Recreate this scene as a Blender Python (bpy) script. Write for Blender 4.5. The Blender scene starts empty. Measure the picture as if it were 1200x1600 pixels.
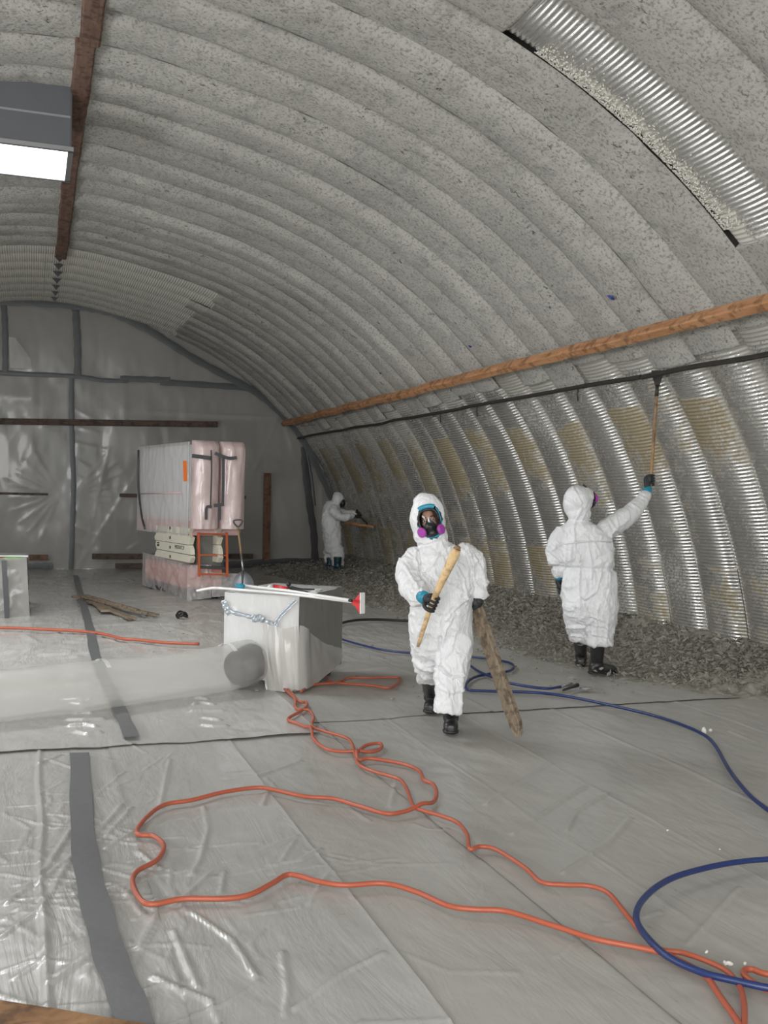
import bpy, bmesh, math, random
import numpy as np
from mathutils import Vector, Matrix
random.seed(7); rng = np.random.RandomState(11)
S = bpy.context.scene
COL = S.collection
# ------------------------------------------------------------------ camera
F_PX, YAW, PITCH, ROLL, HC = 1575.52, 0.3367, -0.0187, 0.0210, 1.72
cy_, sy_, cp_, sp_ = math.cos(YAW), math.sin(YAW), math.cos(PITCH), math.sin(PITCH)
R0 = Vector((cy_, -sy_, 0)); FW = Vector((cp_*sy_, cp_*cy_, sp_)); U0 = Vector((-sp_*sy_, -sp_*cy_, cp_))
RI = math.cos(ROLL)*R0 + math.sin(ROLL)*U0
UP = -math.sin(ROLL)*R0 + math.cos(ROLL)*U0
EYE = Vector((0, 0, HC))
cam_d = bpy.data.cameras.new('camera'); cam = bpy.data.objects.new('camera', cam_d); COL.objects.link(cam)
cam.matrix_world = Matrix(((RI.x, UP.x, -FW.x, EYE.x), (RI.y, UP.y, -FW.y, EYE.y), (RI.z, UP.z, -FW.z, EYE.z), (0, 0, 0, 1)))
cam_d.sensor_fit = 'VERTICAL'; cam_d.sensor_height = 24; cam_d.lens = 24*F_PX/1600
cam_d.clip_start = 0.05; cam_d.clip_end = 200
S.camera = cam
# ------------------------------------------------------------------ world, lights, exposure
W = bpy.data.worlds.new('world'); S.world = W; W.use_nodes = True
W.node_tree.nodes['Background'].inputs[0].default_value = (0.93, 0.96, 1.0, 1)
W.node_tree.nodes['Background'].inputs[1].default_value = 2.0
def area(name, loc, target, sx, sy, power, col=(1, 1, 1)):
    l = bpy.data.lights.new(name, 'AREA'); l.shape = 'RECTANGLE'; l.size = sx; l.size_y = sy; l.energy = power; l.color = col
    o = bpy.data.objects.new(name, l); COL.objects.link(o); o.location = loc
    o.rotation_euler = (Vector(target)-Vector(loc)).to_track_quat('-Z', 'Y').to_euler(); return o
area('doorway_daylight', (-2.9, -3.6, 2.9), (1.2, 8, 1.0), 5.6, 3.8, 760, (1.0, 0.985, 0.96))
area('skylight_daylight', (-1.0, 10.5, 4.85), (-1.0, 10.5, 0), 2.2, 0.7, 190, (0.96, 0.98, 1.0))
area('side_fill_light', (-5.5, 10.4, 2.5), (3.0, 10.8, 1.5), 12.5, 2.0, 800, (0.97, 0.985, 1.0))  # fill light added along the left wall; no window is modelled there
S.view_settings.view_transform = 'Standard'; S.view_settings.look = 'None'
S.view_settings.exposure = -0.17; S.view_settings.gamma = 1.0; S.view_settings.use_curve_mapping = False
# ------------------------------------------------------------------ maths helpers
def ray(u, v): return FW + RI*((u-600)/F_PX) + UP*((800-v)/F_PX)
def P(u, v, k): return EYE + ray(u, v)*k                       # point at a depth k in front of the tripod
def G(u, v, z=0.0):                                            # point on a level plane
    q = ray(u, v); return EYE + q*((z-HC)/q.z)
def onY(u, v, Y): q = ray(u, v); return EYE + q*(Y/q.y)
XC, YA, PIT, YE = 0.2696, 7.7351, 0.6533, 21.86
RK = [6.6403, 6.4654, 6.2898, 6.0454, 5.8491, 5.6719, 5.5432, 5.5789-0.03, 5.56]
THK = np.radians(np.linspace(0, 100, 9))
def arch_r(t):
    t = np.asarray(t, float); t = np.where(t > math.pi/2, math.pi-t, t)
    h = THK[1]; y = np.array(RK); yy = np.concatenate([[2*y[0]-y[1]], y, [2*y[-1]-y[-2]]])
    i = np.clip((t/h).astype(int), 0, 7); w = t/h - i
    p0, p1, p2, p3 = yy[i], yy[i+1], yy[i+2], yy[i+3]
    return .5*(2*p1+(p2-p0)*w+(2*p0-5*p1+4*p2-p3)*w*w+(3*p1-p0-3*p2+p3)*w**3)
RT = rng.rand(4096)
def vnoise(x, y, z=0.0, seed=0):
    x, y, z = np.broadcast_arrays(np.asarray(x, float), np.asarray(y, float), np.asarray(z, float))
    xi, yi, zi = np.floor(x).astype(int), np.floor(y).astype(int), np.floor(z).astype(int)
    fx, fy, fz = x-xi, y-yi, z-zi
    fx, fy, fz = [a*a*(3-2*a) for a in (fx, fy, fz)]
    def h(a, b, c): return RT[(a*73+b*1931+c*337+seed*571 + (a*b)*7) % 4096]
    r = 0
    for dx, wx in ((0, 1-fx), (1, fx)):
        for dy, wy in ((0, 1-fy), (1, fy)):
            for dz, wz in ((0, 1-fz), (1, fz)):
                r = r + wx*wy*wz*h(xi+dx, yi+dy, zi+dz)
    return r*2-1
def fbm(x, y, z=0.0, o=3, seed=0):
    r = 0; a = 1
    for k in range(o):
        r = r + a*vnoise(x*2**k, y*2**k, z*2**k, seed+k); a *= .5
    return r
# ------------------------------------------------------------------ materials
def nodes(name):
    m = bpy.data.materials.new(name); m.use_nodes = True; nt = m.node_tree
    return m, nt, nt.nodes['Principled BSDF']
def N(nt, t, **kw):
    n = nt.nodes.new(t)
    for k, v in kw.items():
        if k.startswith('_'): setattr(n, k[1:], v)
        else: n.inputs[k.replace('_', ' ')].default_value = v
    return n
def ramp(nt, fac, stops):
    r = nt.nodes.new('ShaderNodeValToRGB'); e = r.color_ramp.elements
    while len(e) < len(stops): e.new(.5)
    for i, (p, c) in enumerate(stops):
        e[i].position = p; e[i].color = (c, c, c, 1) if not hasattr(c, '__len__') else (*c, 1)
    nt.links.new(fac, r.inputs[0]); return r.outputs[0]
def noise(nt, scale, detail=4, rough=.55, coord='Object', sc=(1, 1, 1), rot=(0, 0, 0), dist=0.0):
    tc = nt.nodes.new('ShaderNodeTexCoord'); mp = nt.nodes.new('ShaderNodeMapping'); mp.inputs['Scale'].default_value = sc; mp.inputs['Rotation'].default_value = rot
    nt.links.new(tc.outputs[coord], mp.inputs[0])
    n = N(nt, 'ShaderNodeTexNoise', Scale=scale, Detail=detail, Roughness=rough, Distortion=dist); nt.links.new(mp.outputs[0], n.inputs['Vector'])
    return n.outputs['Fac']
def mix(nt, fac, a, b, blend='MIX'):
    m = nt.nodes.new('ShaderNodeMix'); m.data_type = 'RGBA'; m.blend_type = blend
    for s, v in ((m.inputs[0], fac), (m.inputs[6], a), (m.inputs[7], b)):
        if hasattr(v, 'links') or hasattr(v, 'is_output'): nt.links.new(v, s)
        elif hasattr(v, '__len__'): s.default_value = (*v, 1) if len(v) == 3 else v
        else: s.default_value = v
    return m.outputs[2]
def bump(nt, h, strength, dist, prev=None):
    b = N(nt, 'ShaderNodeBump', Strength=strength, Distance=dist); nt.links.new(h, b.inputs['Height'])
    if prev is not None: nt.links.new(prev, b.inputs['Normal'])
    return b.outputs[0]
def simple(name, col, rough=.5, metal=0.0, nscale=0, namp=.25, bmp=0, bdist=.005, coat=0.0, sc=(1, 1, 1)):
    m, nt, b = nodes(name); b.inputs['Base Color'].default_value = (*col, 1)
    b.inputs['Roughness'].default_value = rough; b.inputs['Metallic'].default_value = metal; b.inputs['Coat Weight'].default_value = coat
    if nscale:
        f = noise(nt, nscale, 5, .6, sc=sc)
        c = mix(nt, f, tuple(x*(1-namp) for x in col), tuple(min(1, x*(1+namp)) for x in col)); nt.links.new(c, b.inputs['Base Color'])
        if bmp: nt.links.new(bump(nt, f, bmp, bdist), b.inputs['Normal'])
    return m
def wood(name, c1, c2, scale=3.0, axis=(1, 12, 12)):
    m, nt, b = nodes(name)
    f = noise(nt, scale, 6, .6, sc=axis, dist=.6); g = noise(nt, scale*3, 3, .6)
    c = mix(nt, ramp(nt, f, [(.3, 0.0), (.7, 1.0)]), c1, c2)
    c = mix(nt, ramp(nt, g, [(.38, .6), (.5, 0.0)]), c, tuple(x*.35 for x in c1)); nt.links.new(c, b.inputs['Base Color'])
    b.inputs['Roughness'].default_value = .75; nt.links.new(bump(nt, f, .5, .004), b.inputs['Normal']); return m
M = {}
def mk_insulation():
    m, nt, b = nodes('insulation')
    big = noise(nt, .9, 4, .6); mid = noise(nt, 5, 5, .65, sc=(1, .6, 1)); fine = noise(nt, 38, 5, .7); pit = noise(nt, 17, 6, .75, dist=.4)
    c = mix(nt, ramp(nt, big, [(.35, 0.0), (.65, 1.0)]), (.41, .40, .37), (.50, .488, .45))
    c = mix(nt, ramp(nt, mid, [(.34, .5), (.46, 0.0)]), c, (.28, .272, .255))
    c = mix(nt, ramp(nt, fine, [(.38, .75), (.5, 0.0)]), c, (.19, .185, .175))
    pm = N(nt, 'ShaderNodeMath', _operation='ADD'); nt.links.new(pit, pm.inputs[0]); nt.links.new(ramp(nt, noise(nt, 2.3, 4, .7), [(.35, 0.0), (.62, .15)]), pm.inputs[1])
    c = mix(nt, ramp(nt, pm.outputs[0], [(.33, 1.0), (.42, 0.0)]), c, (.10, .097, .09))
    nt.links.new(c, b.inputs['Base Color']); b.inputs['Roughness'].default_value = .95; b.inputs['Specular IOR Level'].default_value = .1
    n1 = bump(nt, ramp(nt, pm.outputs[0], [(.32, 0.0), (.44, 1.0)]), .8, .015); n2 = bump(nt, fine, .7, .008, n1); n3 = bump(nt, mid, .5, .012, n2)
    nt.links.new(n3, b.inputs['Normal']); return m
M['ins'] = mk_insulation()
def mk_galv(cc=(.50, .485, .44), nm='galvanised_residue'):
    m, nt, b = nodes(nm)
    at = nt.nodes.new('ShaderNodeAttribute'); at.attribute_name = 'stain'
    sp = nt.nodes.new('ShaderNodeSeparateColor'); nt.links.new(at.outputs['Color'], sp.inputs[0])
    n = noise(nt, 9, 6, .7); n2 = noise(nt, 30, 5, .7); n3 = noise(nt, 3, 4, .6)
    def thr(a, nn, lo, hi):
        ad = N(nt, 'ShaderNodeMath', _operation='ADD'); nt.links.new(a, ad.inputs[0]); nt.links.new(nn, ad.inputs[1]); return ramp(nt, ad.outputs[0], [(lo, 0.0), (hi, 1.0)])
    brown = thr(sp.outputs[0], n, .78, 1.0); crust = thr(sp.outputs[1], n2, .72, .86)
    mx = N(nt, 'ShaderNodeMath', _operation='MAXIMUM'); nt.links.new(brown, mx.inputs[0]); nt.links.new(crust, mx.inputs[1])
    zinc = mix(nt, n3, (.62, .61, .58), (.84, .84, .82))
    bc = mix(nt, n2, (.27, .222, .135), (.44, .385, .275))
    c = mix(nt, brown, zinc, bc); c = mix(nt, crust, c, cc)
    nt.links.new(c, b.inputs['Base Color'])
    inv = N(nt, 'ShaderNodeMapRange', From_Min=0.0, From_Max=1.0, To_Min=.86, To_Max=.25); nt.links.new(mx.outputs[0], inv.inputs[0]); nt.links.new(inv.outputs[0], b.inputs['Metallic'])
    rr = N(nt, 'ShaderNodeMapRange', From_Min=0.0, From_Max=1.0, To_Min=.24, To_Max=.5); nt.links.new(mx.outputs[0], rr.inputs[0]); nt.links.new(rr.outputs[0], b.inputs['Roughness'])
    nt.links.new(bump(nt, n2, .12, .003), b.inputs['Normal']); return m
M['galv'] = mk_galv()
M['galv_white'] = mk_galv((.70, .68, .62), 'galvanised_white_residue')
def mk_floorfilm(name, c1, c2, rough, coat, crink):
    m, nt, b = nodes(name)
    big = noise(nt, 1.2, 4, .55); st = noise(nt, 2.2, 4, .6, sc=(2.6, .5, 1), rot=(0, 0, .5), dist=.8); cr = noise(nt, 9, 5, .6, sc=(1, .35, 1), rot=(0, 0, .9), dist=1.2)
    dirt = noise(nt, 26, 3, .6)
    c = mix(nt, big, c1, c2); c = mix(nt, ramp(nt, dirt, [(.26, .5), (.31, 0.0)]), c, (.22, .21, .19)); nt.links.new(c, b.inputs['Base Color'])
    b.inputs['Roughness'].default_value = rough; b.inputs['Coat Weight'].default_value = coat; b.inputs['Coat Roughness'].default_value = .12
    n = bump(nt, st, .28*crink, .05); n = bump(nt, cr, .18*crink, .02, n); nt.links.new(n, b.inputs['Normal']); return m
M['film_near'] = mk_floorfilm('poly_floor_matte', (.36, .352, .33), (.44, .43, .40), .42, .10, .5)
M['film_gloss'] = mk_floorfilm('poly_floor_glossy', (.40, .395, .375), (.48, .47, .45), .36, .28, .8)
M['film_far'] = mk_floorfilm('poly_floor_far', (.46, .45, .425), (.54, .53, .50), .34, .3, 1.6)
def mk_thin(name, col, transp, rough=.3, sc=(1, 1, .25), crink=1.0, transl=.35):
    m, nt, b = nodes(name); b.inputs['Base Color'].default_value = (*col, 1); b.inputs['Roughness'].default_value = rough
    b.inputs['Coat Weight'].default_value = .6; b.inputs['Coat Roughness'].default_value = .1
    a = noise(nt, 3.0, 5, .6, sc=sc, dist=1.2); a2 = noise(nt, 14, 4, .6, sc=sc, dist=.5)
    n = bump(nt, a, .5*crink, .05); n = bump(nt, a2, .35*crink, .012, n); nt.links.new(n, b.inputs['Normal'])
    tr = nt.nodes.new('ShaderNodeBsdfTransparent'); tl = nt.nodes.new('ShaderNodeBsdfTranslucent'); tl.inputs[0].default_value = (*col, 1)
    m1 = nt.nodes.new('ShaderNodeMixShader'); m1.inputs[0].default_value = transl; m2 = nt.nodes.new('ShaderNodeMixShader'); m2.inputs[0].default_value = transp
    nt.links.new(b.outputs[0], m1.inputs[1]); nt.links.new(tl.outputs[0], m1.inputs[2]); nt.links.new(m1.outputs[0], m2.inputs[1]); nt.links.new(tr.outputs[0], m2.inputs[2])
    nt.links.new(m2.outputs[0], nt.nodes['Material Output'].inputs[0]); return m
M['endfilm'] = mk_thin('poly_wall_film', (.44, .43, .40), .36, .30, crink=.22, transl=.1)
M['wrap'] = mk_thin('poly_wrap_clear', (.90, .88, .87), .36, .2, crink=1.2)
M['wrap_white'] = mk_thin('poly_wrap_white', (.90, .90, .89), .12, .18, crink=1.4)
M['duct'] = mk_thin('poly_duct', (.76, .75, .715), .58, .26, sc=(1, 1, 1), crink=.35, transl=.4)
M['skirt'] = mk_thin('poly_skirt', (.72, .70, .665), .16, .28, sc=(1, 1, .5), crink=.5, transl=.3)
M['tape'] = simple('duct_tape', (.085, .09, .095), .42, 0, 14, .2, .3)
M['tapefloor'] = simple('floor_tape', (.135, .14, .142), .4, 0, 20, .15, .3, .003)
M['tapedark'] = simple('dark_tape', (.05, .052, .055), .35, 0, 20, .2)
M['timber'] = wood('timber_orange', (.36, .165, .07), (.56, .30, .15), 3, (6, .8, 6))
M['timber_dark'] = wood('timber_dark', (.10, .055, .038), (.21, .125, .09), 4, (6, .8, 6))
M['wood_batten'] = wood('batten_dark', (.06, .042, .035), (.13, .085, .065), 3, (.8, 8, 8))
M['wood_stud'] = wood('stud_brown', (.14, .075, .045), (.22, .12, .075), 3, (8, 8, .8))
M['wood_plank'] = wood('plank_grey', (.17, .125, .085), (.34, .275, .20), 6, (6, 6, 1))
M['wood_edge'] = wood('timber_near', (.16, .075, .03), (.40, .22, .10), 3, (3, 3, 3))
M['handle'] = wood('handle_pale', (.62, .42, .20), (.80, .60, .35), 5, (5, 5, 5))
M['handle_brown'] = wood('handle_brown', (.26, .16, .08), (.40, .27, .15), 5, (5, 5, 5))
M['steel_dark'] = simple('dark_steel', (.055, .05, .045), .55, .5, 12, .3)
M['sheet'] = simple('duct_sheet_metal', (.30, .31, .33), .45, .55, 2.5, .12)
M['orange'] = simple('orange_cord', (.42, .10, .052), .42, 0, 9, .15)
M['blue'] = simple('blue_hose', (.017, .034, .13), .35, 0, 9, .15)
M['black'] = simple('black_rubber', (.018, .018, .019), .42, 0, 30, .3, .2, .003)
M['boot'] = simple('boot_rubber', (.022, .022, .023), .38, 0, 18, .3, .2, .003)
M['boot_teal'] = simple('boot_teal', (.014, .05, .07), .35, 0, 18, .3)
M['glove'] = simple('glove_black', (.022, .024, .028), .6, 0, 40, .3, .4, .003)
M['teal'] = simple('teal_tape', (.02, .26, .38), .4, 0, 20, .2, .3, .004)
M['purple'] = simple('purple_filter', (.36, .05, .36), .5)
M['skin'] = simple('skin', (.44, .235, .17), .5, 0, 40, .12, .1, .002)
M['white_eye'] = simple('eye_white', (.7, .68, .65), .2)
M['iris'] = simple('eye_dark', (.02, .012, .008), .15)
M['cream'] = simple('cream_paint', (.78, .75, .62), .5, 0, 6, .06)
M['redpaint'] = simple('orange_paint', (.55, .13, .05), .45, 0, 8, .15)
M['redbody'] = simple('red_body', (.74, .30, .24), .5, 0, 3, .12)
M['pink'] = simple('pink_sheet', (.78, .52, .50), .5, 0, 3, .1)
M['whitepanel'] = simple('white_panel', (.84, .85, .86), .5, 0, 2, .06)
M['greypanel'] = simple('grey_panel_shaded_side', (.21, .21, .195), .45, 0, 3, .06)  # control panel grey; also puts shade into the white box's right side
M['darkgrey'] = simple('dark_grey', (.07, .07, .07), .6, 0, 5, .2)
M['spray'] = simple('orange_spray', (.85, .19, .03), .5)
M['whitepole'] = simple('white_pole', (.80, .80, .78), .35)
M['red'] = simple('red_plastic', (.60, .03, .035), .35)
M['green'] = simple('green_label', (.14, .42, .05), .4)
M['steel'] = simple('bright_steel', (.45, .46, .47), .3, .85)
M['print'] = simple('black_print', (.03, .03, .03), .6)
M['bluescrap'] = simple('blue_scrap', (.02, .05, .22), .5)
M['sub'] = simple('subfloor', (.30, .29, .27), .9, 0, 3, .1)
M['backwall'] = simple('back_wall_board', (.36, .355, .34), .8, 0, 2, .2)
M['door_dark'] = simple('door_dark', (.13, .115, .10), .7, 0, 3, .2)
M['door_pale'] = simple('door_pale', (.50, .49, .47), .7, 0, 3, .1)
M['crumb'] = simple('debris_crumb', (.27, .255, .22), .95, 0, 22, .7, .6, .01)
M['pipewhite'] = simple('residue_white', (.74, .72, .66), .95, 0, 20, .25, .9, .01)
def mk_suit():
    m, nt, b = nodes('coverall_white')
    b.inputs['Base Color'].default_value = (.76, .77, .78, 1); b.inputs['Roughness'].default_value = .48
    a = noise(nt, 7, 3, .5, sc=(1.3, 1.3, .55), dist=1.6); c = noise(nt, 22, 3, .5, sc=(1, 1, .6), dist=1.0)
    r1 = ramp(nt, a, [(.38, 0.0), (.5, 1.0), (.62, 0.0)])
    n = bump(nt, r1, .28, .02); n = bump(nt, c, .22, .01, n); nt.links.new(n, b.inputs['Normal']); return m
M['suit'] = mk_suit()
def mk_lens():
    m, nt, b = nodes('visor_clear'); b.inputs['Base Color'].default_value = (.9, .9, .9, 1); b.inputs['Roughness'].default_value = .03
    tr = nt.nodes.new('ShaderNodeBsdfTransparent'); mx = nt.nodes.new('ShaderNodeMixShader'); fr = N(nt, 'ShaderNodeFresnel', IOR=1.7)
    gl = N(nt, 'ShaderNodeBsdfGlossy', Roughness=.04)
    nt.links.new(fr.outputs[0], mx.inputs[0]); nt.links.new(tr.outputs[0], mx.inputs[1]); nt.links.new(gl.outputs[0], mx.inputs[2])
    nt.links.new(mx.outputs[0], nt.nodes['Material Output'].inputs[0]); return m
M['lens'] = mk_lens()
def emis(name, col, s):
    m, nt, b = nodes(name); b.inputs['Emission Color'].default_value = (*col, 1); b.inputs['Emission Strength'].default_value = s; return m
M['lit'] = emis('skylight_glow', (.93, .97, 1), 5.0)
M['pin'] = emis('daylight_hole', (1, 1, 1), 3.0)
# ------------------------------------------------------------------ object helpers
def ob(name, verts, faces, mat, parent=None, smooth=True, loc=None):
    """world-space verts -> object; its origin goes to loc (or the parent's place)"""
    me = bpy.data.meshes.new(name); v = np.asarray(verts, float).reshape(-1, 3)
    base = Vector((0, 0, 0))
    if parent is not None: base = Vector(parent['_w'])
    elif loc is not None: base = Vector(loc)
    me.from_pydata((v-np.array(base)).tolist(), [], [list(f) for f in faces]); me.update()
    if mat is not None: me.materials.append(mat)
    if smooth: me.polygons.foreach_set('use_smooth', [True]*len(me.polygons))
    o = bpy.data.objects.new(name, me); COL.objects.link(o); o['_w'] = tuple(base)
    if parent is not None: o.parent = parent
    else: o.location = base
    return o
def root(name, label=None, cat=None, loc=(0, 0, 0), group=None, kind=None):
    o = bpy.data.objects.new(name, None); COL.objects.link(o); o.location = loc; o['_w'] = tuple(loc); o.empty_display_size = .1
    return tag(o, label, cat, group, kind)
def tag(o, label=None, cat=None, group=None, kind=None):
    for k, v in (('label', label), ('category', cat), ('group', group), ('kind', kind)):
        if v: o[k] = v
    return o
def grid_faces(nu, nv, closed=False, off=0):
    F = []
    for i in range(nu-1):
        for j in range(nv-(0 if closed else 1)):
            j2 = (j+1) % nv; F.append((off+i*nv+j, off+i*nv+j2, off+(i+1)*nv+j2, off+(i+1)*nv+j))
    return F
class MB:
    def __init__(s): s.v = []; s.f = []
    def add(s, v, f):
        o = len(s.v); s.v += [tuple(x) for x in v]; s.f += [tuple(o+i for i in q) for q in f]; return s
    def obox(s, c, ax, ay, az, bev=0.0):
        """box with half-axis vectors, small chamfer on its long edges"""
        c, ax, ay, az = map(Vector, (c, ax, ay, az))
        if bev <= 0:
            v = [c+ax*i+ay*j+az*k for i in (-1, 1) for j in (-1, 1) for k in (-1, 1)]
            return s.add(v, [(0, 1, 3, 2), (4, 6, 7, 5), (0, 4, 5, 1), (2, 3, 7, 6), (0, 2, 6, 4), (1, 5, 7, 3)])
        by, bz = bev/ay.length, bev/az.length
        prof = [(1, 1-bz), (1-by, 1), (-1+by, 1), (-1, 1-bz), (-1, -1+bz), (-1+by, -1), (1-by, -1), (1, -1+bz)]
        v = [c+ax*i+ay*p+az*q for i in (-1, 1) for p, q in prof]
        f = [(i, (i+1) % 8, 8+(i+1) % 8, 8+i) for i in range(8)] + [tuple(range(7, -1, -1)), tuple(range(8, 16))]
        return s.add(v, f)
    def box(s, x0, x1, y0, y1, z0, z1, bev=0):
        return s.obox(((x0+x1)/2, (y0+y1)/2, (z0+z1)/2), ((x1-x0)/2, 0, 0), (0, (y1-y0)/2, 0), (0, 0, (z1-z0)/2), bev)
    def tube(s, pts, r, n=8, cap=True, round_=False, flat=None):
        pts = [Vector(p) for p in pts]; rs = r if hasattr(r, '__len__') else [r]*len(pts); rs = list(rs)
        if round_:
            P0, P1 = [], []
            for a in (80, 60, 35): P0.append((pts[0]-(pts[1]-pts[0]).normalized()*rs[0]*math.sin(math.radians(a)), rs[0]*math.cos(math.radians(a))))
            for a in (35, 60, 80): P1.append((pts[-1]+(pts[-1]-pts[-2]).normalized()*rs[-1]*math.sin(math.radians(a)), rs[-1]*math.cos(math.radians(a))))
            pts = [p for p, _ in P0]+pts+[p for p, _ in P1]; rs = [q for _, q in P0]+rs+[q for _, q in P1]
        T = [(pts[min(i+1, len(pts)-1)]-pts[max(i-1, 0)]).normalized() for i in range(len(pts))]
        a = T[0].orthogonal().normalized(); V = []
        for i, p in enumerate(pts):
            a = (a-T[i]*a.dot(T[i])).normalized(); b = T[i].cross(a)
            for k in range(n):
                g = 2*math.pi*k/n; V.append(p+(a*math.cos(g)+b*math.sin(g))*rs[i])
        f = grid_faces(len(pts), n, True)
        if cap: f += [tuple(range(n-1, -1, -1)), tuple((len(pts)-1)*n+k for k in range(n))]
        return s.add(V, f)
    def loft(s, secs, n=20, sq=2.2):
        """horizontal-ish ellipse sections: (centre, half-x vector, half-y vector)"""
        V = []
        for c, ax, ay in secs:
            for k in range(n):
                g = 2*math.pi*k/n; x, y = math.cos(g), math.sin(g)
                x = math.copysign(abs(x)**(2/sq), x); y = math.copysign(abs(y)**(2/sq), y)
                V.append(c+ax*x+ay*y)
        f = grid_faces(len(secs), n, True)+[tuple(range(n-1, -1, -1)), tuple((len(secs)-1)*n+k for k in range(n))]
        return s.add(V, f)
    def ell(s, c, ax, ay, az, n=16, m=10, p=1.0):
        c, ax, ay, az = map(Vector, (c, ax, ay, az)); V = [c-az]
        for i in range(1, m):
            t = -math.pi/2+math.pi*i/m
            for k in range(n):
                g = 2*math.pi*k/n; V.append(c+ax*(math.cos(t)**p*math.cos(g))+ay*(math.cos(t)**p*math.sin(g))+az*math.sin(t))
        V.append(c+az); f = [(0, 1+(k+1) % n, 1+k) for k in range(n)]
        for i in range(m-2):
            for k in range(n): f.append((1+i*n+k, 1+i*n+(k+1) % n, 1+(i+1)*n+(k+1) % n, 1+(i+1)*n+k))
        L = len(V)-1; f += [(L, 1+(m-2)*n+k, 1+(m-2)*n+(k+1) % n) for k in range(n)]
        return s.add(V, f)
    def obj(s, name, mat, parent=None, smooth=True, loc=None, **k):
        return tag(ob(name, s.v, s.f, mat, parent, smooth, loc), **k)
def smooth_path(pts, per=8):
    pts = [Vector(p) for p in pts]; Q = [2*pts[0]-pts[1]]+pts+[2*pts[-1]-pts[-2]]; out = []
    for i in range(1, len(Q)-2):
        for j in range(per):
            t = j/per; p0, p1, p2, p3 = Q[i-1], Q[i], Q[i+1], Q[i+2]
            out.append(.5*((2*p1)+(p2-p0)*t+(2*p0-5*p1+4*p2-p3)*t*t+(3*p1-p0-3*p2+p3)*t**3))
    return out+[pts[-1]]
def text_on(s, size, origin, xdir, zdir, mat, parent, ext=.001, name='lettering'):
    cu = bpy.data.curves.new(name, 'FONT'); cu.body = s; cu.size = size; cu.extrude = ext
    o = bpy.data.objects.new('t', cu); COL.objects.link(o); dg = bpy.context.evaluated_depsgraph_get(); me = bpy.data.meshes.new_from_object(o.evaluated_get(dg))
    bpy.data.objects.remove(o); bpy.data.curves.remove(cu)
    xd, zd = Vector(xdir).normalized(), Vector(zdir).normalized(); nd = xd.cross(zd)
    v = [Vector(origin)+xd*p.co.x+zd*p.co.y+nd*p.co.z for p in me.vertices]; f = [tuple(p.vertices) for p in me.polygons]
    return ob(name, v, f, mat, parent, False)
# ------------------------------------------------------------------ floor relief shared by everything lying on the floor
def segdist(px, py, a, b):
    dx, dy = b[0]-a[0], b[1]-a[1]; L = dx*dx+dy*dy+1e-12
    t = np.clip(((px-a[0])*dx+(py-a[1])*dy)/L, 0, 1)
    return np.hypot(px-a[0]-t*dx, py-a[1]-t*dy), t
def H(x, y):
    x = np.asarray(x, float); y = np.asarray(y, float)
    return .028*vnoise(x*.55, y*.5, 3.3, 2)+.009*vnoise(x*1.7, y*1.5, 1.1, 5)+.012
def strokes(x, y, S_):
    h = np.zeros_like(x)
    for pts, w, a in S_:
        xs = [p[0] for p in pts]; ys = [p[1] for p in pts]; m = (x > min(xs)-4*w) & (x < max(xs)+4*w) & (y > min(ys)-4*w) & (y < max(ys)+4*w)
        if not m.any(): continue
        X, Y = x[m], y[m]; d = np.full(X.shape, 9.)
        for a0, b0 in zip(pts[:-1], pts[1:]): d = np.minimum(d, segdist(X, Y, a0, b0)[0])
        h[m] = np.maximum(h[m], a*np.exp(-(d/w)**2)) if a > 0 else np.minimum(h[m], a*np.exp(-(d/w)**2))
    return h
def px_stroke(L, w, a): return ([tuple(G(u, v))[:2] for u, v in L], w, a)
ST = []
for L in [[(265,1190),(258,1225),(250,1265)], [(318,1262),(325,1300),(312,1350),(300,1375)], [(190,1260),(130,1330),(60,1390),(10,1420)], [(205,1265),(165,1310)],
          [(465,1310),(400,1340),(330,1372),(270,1430)], [(440,1500),(450,1560),(445,1600)], [(600,1500),(540,1530),(460,1590)], [(350,1370),(345,1405)],
          [(250,1430),(215,1495)], [(110,1300),(70,1370),(10,1425)], [(95,1185),(60,1200)], [(180,1480),(80,1550)], [(160,1490),(85,1540)], [(130,1210),(70,1190)],
          [(245,1280),(165,1330)], [(120,1330),(70,1425)], [(70,1430),(0,1480)], [(950,1240),(900,1270),(885,1300)], [(915,1230),(860,1265),(800,1305)], [(985,1280),(950,1320),(880,1372)],
          [(1155,1390),(1110,1440),(1075,1480)], [(860,1195),(800,1230),(760,1260)], [(470,1190),(400,1215),(350,1220)], [(330,1580),(280,1560),(240,1540)], [(620,1220),(610,1260)],
          [(420,1235),(410,1260)], [(1180,1165),(1140,1150)], [(300,1440),(360,1480),(400,1540)], [(270,1470),(310,1560)], [(500,1330),(470,1350),(420,1360)], [(215,1335),(250,1365)]]:
    ST.append(px_stroke(L, .010, .010))
for x0, y0, n in ((.3, 5.0, 34), (.45, 4.1, 30), (.0, 4.2, 36), (.9, 4.6, 14), (1.6, 4.2, 8)):
    for _ in range(n):
        a = rng.uniform(0, math.pi); l = rng.uniform(.08, .38); cx, cy = x0+rng.normal()*.28, y0+rng.normal()*.8
        q = rng.uniform(-.5, .5); ST.append(([(cx, cy), (cx+l*math.cos(a), cy+l*math.sin(a)), (cx+l*1.8*math.cos(a+q), cy+l*1.8*math.sin(a+q))], .007, rng.uniform(.003, .008)))
ST2 = []
for _ in range(190):
    cx, cy = rng.uniform(-1.5, 3.5), rng.uniform(8.2, 21); a = rng.normal()*.35+(0 if rng.rand() < .8 else 1.5); l = rng.uniform(.2, .8)
    ST2.append(([(cx, cy), (cx+l*math.cos(a), cy+l*math.sin(a)), (cx+l*2*math.cos(a+.3), cy+l*2*math.sin(a+.3))], .03, rng.uniform(.008, .022)))
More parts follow.
